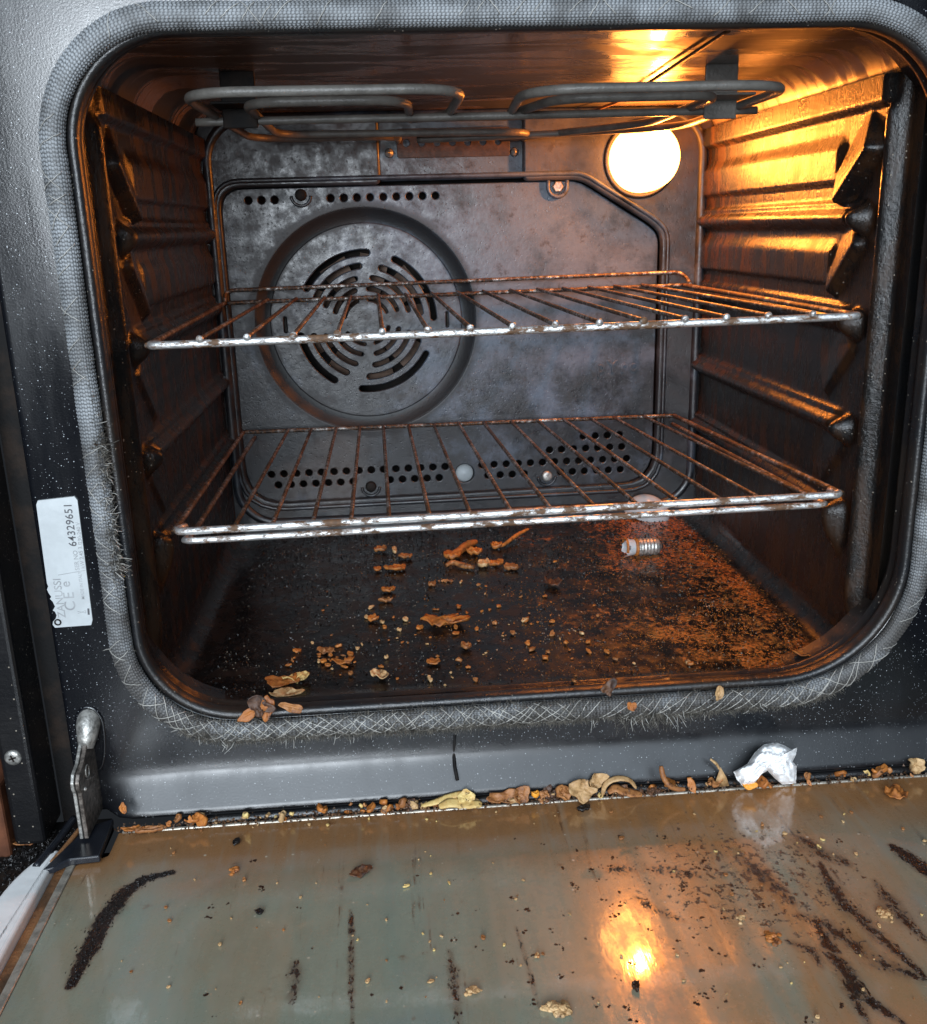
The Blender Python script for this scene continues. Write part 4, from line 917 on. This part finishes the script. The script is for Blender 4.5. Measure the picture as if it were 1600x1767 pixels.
# scraps on the door glass
F_(1547, 1373, 14, 10, MORG, 'orange ring-shaped flake near the right end of the door glass', 0, -.002, where=ondoor, rough=.2)
F_(962, 1746, 16, 10, MPALE, 'crumbly white and orange crust at the bottom edge of the photo', -.3, name='food_crust', where=ondoor, th=.004, rough=.7)
F_(818, 1712, 8, 6, MPALE, 'small whitish crumb cluster left of the crumbly crust', 0, name='food_crust', where=ondoor, th=.003, rough=.7)
F_(1528, 1579, 7, 11, MPALE, 'pale elongated chip among the burnt streaks on the right', .6, name='food_crust', where=ondoor, th=.003)
F_(1332, 1620, 10, 7, MORG, 'orange chip on the glass left of the burnt streaks', -.3, name='food_crust', where=ondoor, th=.002)
F_(1278, 1586, 5, 5, MPALE, 'whitish crumb on the glass left of the orange chip', 0, name='food_crust', where=ondoor, th=.003)
F_(1097, 1707, 3.5, 3.5, MBRC, 'black char dot just below the lamp reflection', 0, where=ondoor, th=.002)
F_(1007, 1399, 8, 4, MBLK, 'black char flake near the upper edge of the glass', 0, where=ondoor, th=.0015)
F_(448, 1576, 4.5, 2.5, MBLK, 'black char dot alone on the left half of the glass', .1, where=ondoor, th=.001)
F_(408, 1457, 4, 4, MBLK, 'black char dot near the upper left edge of the glass', .1, where=ondoor, th=.001)
F_(624, 1508, 11, 6, MDRK, 'thin rusty patch above the vertical char streak', .1, 0, where=ondoor, th=.0004, rough=.6)
F_(405, 1503, 7, 6, MORG, 'faint orange crumb patch on the left of the glass', .1, name='food_crust', where=ondoor, th=.0004, rough=.8)
# ---- crumpled foil
w0 = np.array(onhl(1322, 1345, -.024)); w1 = np.array(onhl(1322, 1282, -.018))
rng = np.random.default_rng(4)
ol = [(1266, 1332), (1290, 1318), (1303, 1298), (1318, 1285), (1340, 1281), (1357, 1288), (1366, 1293), (1376, 1290), (1374, 1302), (1368, 1314), (1375, 1322), (1374, 1352), (1350, 1354), (1336, 1342), (1325, 1330), (1313, 1337), (1300, 1354), (1282, 1357), (1272, 1346)]
cen = np.array([1335, 1322.]); V = []; n = len(ol); LV = 22; sub = 6
olr = []
for i in range(n):
    a, b = np.array(ol[i], float), np.array(ol[(i+1) % n], float)
    for k in range(sub): olr.append(a+(b-a)*k/sub)
n = len(olr)
for s in (0, 1):
    for l in range(LV+1):
        t = l/LV
        for i in range(n):
            cc = np.array([1335+12*math.sin(i), 1312.]) if False else np.array([1334, 1312.])
            q = cc+(olr[i]-cc)*t
            bulge = .014*math.sqrt(max(0, 1-t**2.2)) ; cr = .0030*mnoise.noise((q[0]*.11, q[1]*.13, 2))+.0034*abs(mnoise.noise((q[0]*.22, q[1]*.22, 5)))
            p = on(q[0], q[1], 1, -.020-(bulge+cr if s == 0 else .0)+(.003*s)+.006*(q[1]-1355)/-70); V.append(p)
F = []; m = n*(LV+1)
for s in (0, 1):
    for l in range(LV):
        for i in range(n): j = (i+1) % n; q = (s*m+l*n+i, s*m+(l+1)*n+i, s*m+(l+1)*n+j, s*m+l*n+j); F.append(q if s else q[::-1])
for i in range(n): j = (i+1) % n; F.append((LV*n+i, m+LV*n+i, m+LV*n+j, LV*n+j))
V = np.array(V); c = V.mean(0); o = obj('foil_scrap', V-c, F, MFOIL, None, True); o.location = c; tag(o, 'crumpled bright white foil scrap standing on the hinge line', 'foil scrap')
# ---- broken bulb base on the oven floor
bb = tag(empty('broken_bulb', (0, 0, 0)), 'broken bulb with silver screw cap lying on the oven floor under the rack', 'broken bulb')
p = np.array(on(1113, 946, 2, .008)); p[2] = .0095; bb.location = p; bb.rotation_euler = (0, .04, .08)
pr = [(.0001, .0145), (.0030, .0143), (.0034, .0128), (.0060, .0122), (.0072, .0105)]
for k in range(5): x = .0095-.0030*k; pr += [(.0068, x), (.0076, x-.0010), (.0076, x-.0016), (.0068, x-.0025)]
pr += [(.0070, -.006), (.0070, -.0075)]
v, f = latheg(pr, (0, 0, 0), 'x', 28); obj('screw_cap', v, f, MST, bb)
v, f = latheg([(.0001, .0165), (.0022, .0160), (.0030, .0146)], (0, 0, 0), 'x', 16); obj('contact_tip', v, f, MS, bb)
v, f = tubeg([(-.0085, .0068*math.cos(a), .0068*math.sin(a)) for a in np.linspace(0, 2*PI, 28)[:-1]], .0016, 8, True); obj('rusty_neck', v, f, MORG, bb)
V = []; n = 26
for l, (x, r) in enumerate([(-.0085, .0066), (-.0115, .0070), (-.0150, .0076), (-.0180, .0082)]):
    for i in range(n):
        a = 2*PI*i/n; xx = x+(.0045*mnoise.noise((math.cos(a)*2, math.sin(a)*2, 3)) if l == 3 else 0); V.append((xx, r*math.cos(a), r*math.sin(a)))
F = [(l*n+i, l*n+(i+1) % n, (l+1)*n+(i+1) % n, (l+1)*n+i) for l in range(3) for i in range(n) if not (l == 2 and i % 9 in (2, 3)) and not (l == 1 and i in (4, 5, 6, 20))]
obj('broken_glass', V, F, MGLS, bb)
v, f = tubeg([(-.0175, .0075*math.cos(a), .0075*math.sin(a)) for a in np.linspace(.4, PI*1.1, 16)], .0012, 8); obj('amber_residue', v, f, MORG, bb)
# ---- frosted glass bowl of the broken bulb at the rear
gb = MBD(); V = []; n = 30
for l in range(9):
    th = PI/2*l/8*1.05; r = math.sin(th)
    for i in range(n): a = 2*PI*i/n; V.append((.0225*r*math.cos(a), .016*r*math.sin(a), .013*math.cos(th)))
F = [(l*n+i, (l+1)*n+i, (l+1)*n+(i+1) % n, l*n+(i+1) % n) for l in range(8) for i in range(n)]
o = obj('glass_piece', V, F, MGLS); p = on(1114, 886, 2, .004); o.location = (p[0], p[1]-.004, .0035); o.scale = (1, 1, 1.6); o.rotation_euler = (0, .25, -.5); tag(o, 'frosted bulb glass piece lying at the rear of the oven floor', 'glass piece')
# ---- crumbs, individually
rng = random.Random(11)
cr = [flake_mesh(900+i, .0040, .0031, .0002, .0013, .6, 10, 'crumb', (MTAN, MORG, MPALE, MORG)[i % 4]) for i in range(10)]
clus = [(560, 1125, 35), (800, 1060, 70), (1000, 1110, 60), (930, 1080, 60), (845, 1150, 60), (780, 1100, 60), (640, 1080, 60), (880, 1010, 60), (720, 1130, 80), (590, 1140, 30), (1090, 1150, 60)]
k = 0
while k < 150:
    cx, cy, s = rng.choice(clus); px, py = rng.gauss(cx, s), rng.gauss(cy, s*.45)
    if not (420 < px < 1200 and 960 < py < 1190): continue
    p = onfloor(px, py); sc = rng.choice((.35, .5, .6, .9, 1.2))
    o = bpy.data.objects.new('crumb', rng.choice(cr)); COL.objects.link(o); o.location = p; o.rotation_euler = (rng.uniform(-.3, .3), rng.uniform(-.3, .3), rng.uniform(0, 6)); o.scale = (sc*rng.uniform(.7, 1.5), sc, sc)
    tag(o, 'small orange-brown food crumb scattered on the oven floor', 'crumb', 'crumbs on the oven floor'); k += 1
cr2 = [flake_mesh(950+i, .0026, .0021, .0002, .0010, .6, 9, 'crumb', (MPALE, MYEL, MTAN, MPALE)[i % 4]) for i in range(8)]
k = 0
while k < 120:
    px, py = rng.uniform(200, 1600), 1400+360*rng.random()**1.2
    p = ondoor(px, py)
    if p[0] < DX0+.01: continue
    sc = rng.choice((.35, .5, .7, 1.0)); o = bpy.data.objects.new('crumb', rng.choice(cr2)); COL.objects.link(o); o.location = p; o.rotation_euler = (0, 0, rng.uniform(0, 6)); o.scale = (sc*rng.uniform(.7, 1.4), sc, sc)
    tag(o, 'tiny pale crumb scattered on the door glass', 'crumb', 'crumbs on the door glass'); k += 1
k = 0
while k < 90:
    px = rng.uniform(230, 1590); py = 1432-97*(px-200)/1400+rng.gauss(-4, 5)
    p = on(px, py, 1, -.0165+rng.uniform(-.004, .003)); sc = rng.choice((.6, 1.0, 1.5, 2.0))
    o = bpy.data.objects.new('crumb', rng.choice(cr2+cr)); COL.objects.link(o); o.location = (p[0], p[1], max(p[2], DZ)); o.rotation_euler = (rng.uniform(0, 1), rng.uniform(0, 1), rng.uniform(0, 6)); o.scale = (sc, sc, sc)
    tag(o, 'tan or pale crumb caught along the hinge line of the door', 'crumb', 'crumbs along the hinge line'); k += 1
# ---- grit nobody could count
def grains(name, n, pos, size, mat, label, seed):
    r = np.random.default_rng(seed); V = []; F = []
    T4 = np.array([(1, 1, 1), (-1, -1, 1), (-1, 1, -1), (1, -1, -1)])*.577
    k = 0
    while k < n:
        p = pos(r)
        if p is None: continue
        s = size*r.uniform(.35, 1.3); q = r.normal(size=(3, 3)); q, _ = np.linalg.qr(q); P = (T4*[1, 1, .7])@q*s+np.array(p)+[0, 0, s*.35]; b = len(V)
        V += [tuple(x) for x in P]; F += [(b, b+1, b+2), (b, b+3, b+1), (b, b+2, b+3), (b+1, b+3, b+2)]; k += 1
    return tag(obj(name, V, F, mat, None, False), label, 'grit', kind='stuff')
def pos_r(r):
    x, y = r.uniform(-.06, .205), r.uniform(.018, .30)
    d = sstep(np.array(x), -.05, .14)*(1.1-y*2.8)+.9*mnoise.noise((x*22, y*30, 0))
    return (x, y, fl_z(y)) if r.random() < d else None
grains('rust_grit', 4200, pos_r, .00050, MGRO, 'rusty grit strewn over the right of the oven floor', 1)
def pos_k(r):
    x, y = r.uniform(-.205, .20), r.uniform(.02, .36)
    d = (.9*sstep(np.array(y), .17, .26)+.35*sstep(np.array(-x), .0, .15))+.9*mnoise.noise((x*25, y*28, 7))
    return (x, y, fl_z(y)) if r.random() < d*.7 else None
grains('black_grit', 4200, pos_k, .0010, MGRB, 'glossy black burnt grit over the back and left of the oven floor', 2)
def pos_p(r):
    x, y = r.uniform(-.20, .20), r.uniform(.02, .33)
    return (x, y, fl_z(y)) if r.random() < .5+.9*mnoise.noise((x*20, y*20, 3)) else None
grains('pale_grit', 1500, pos_p, .00055, MGRIT, 'pale dusty grit scattered over the oven floor', 3)
def pos_h(r):
    px = r.uniform(200, 1600); py = 1434-97*(px-200)/1400+r.normal()*5; p = on(px, py, 1, -.0165+r.uniform(-.004, .004)); return (p[0], p[1], max(p[2], DZ))
grains('hinge_line_grit', 1500, pos_h, .0010, MGUN, 'brown grit caught along the hinge line', 4)
def pos_c(r):
    return (r.uniform(-.335, -.270), r.uniform(-.058, .02), -.0775)
grains('corner_grit', 1500, pos_c, .0012, MGRB, 'black crumbs piled in the lower left corner under the hinge', 5)
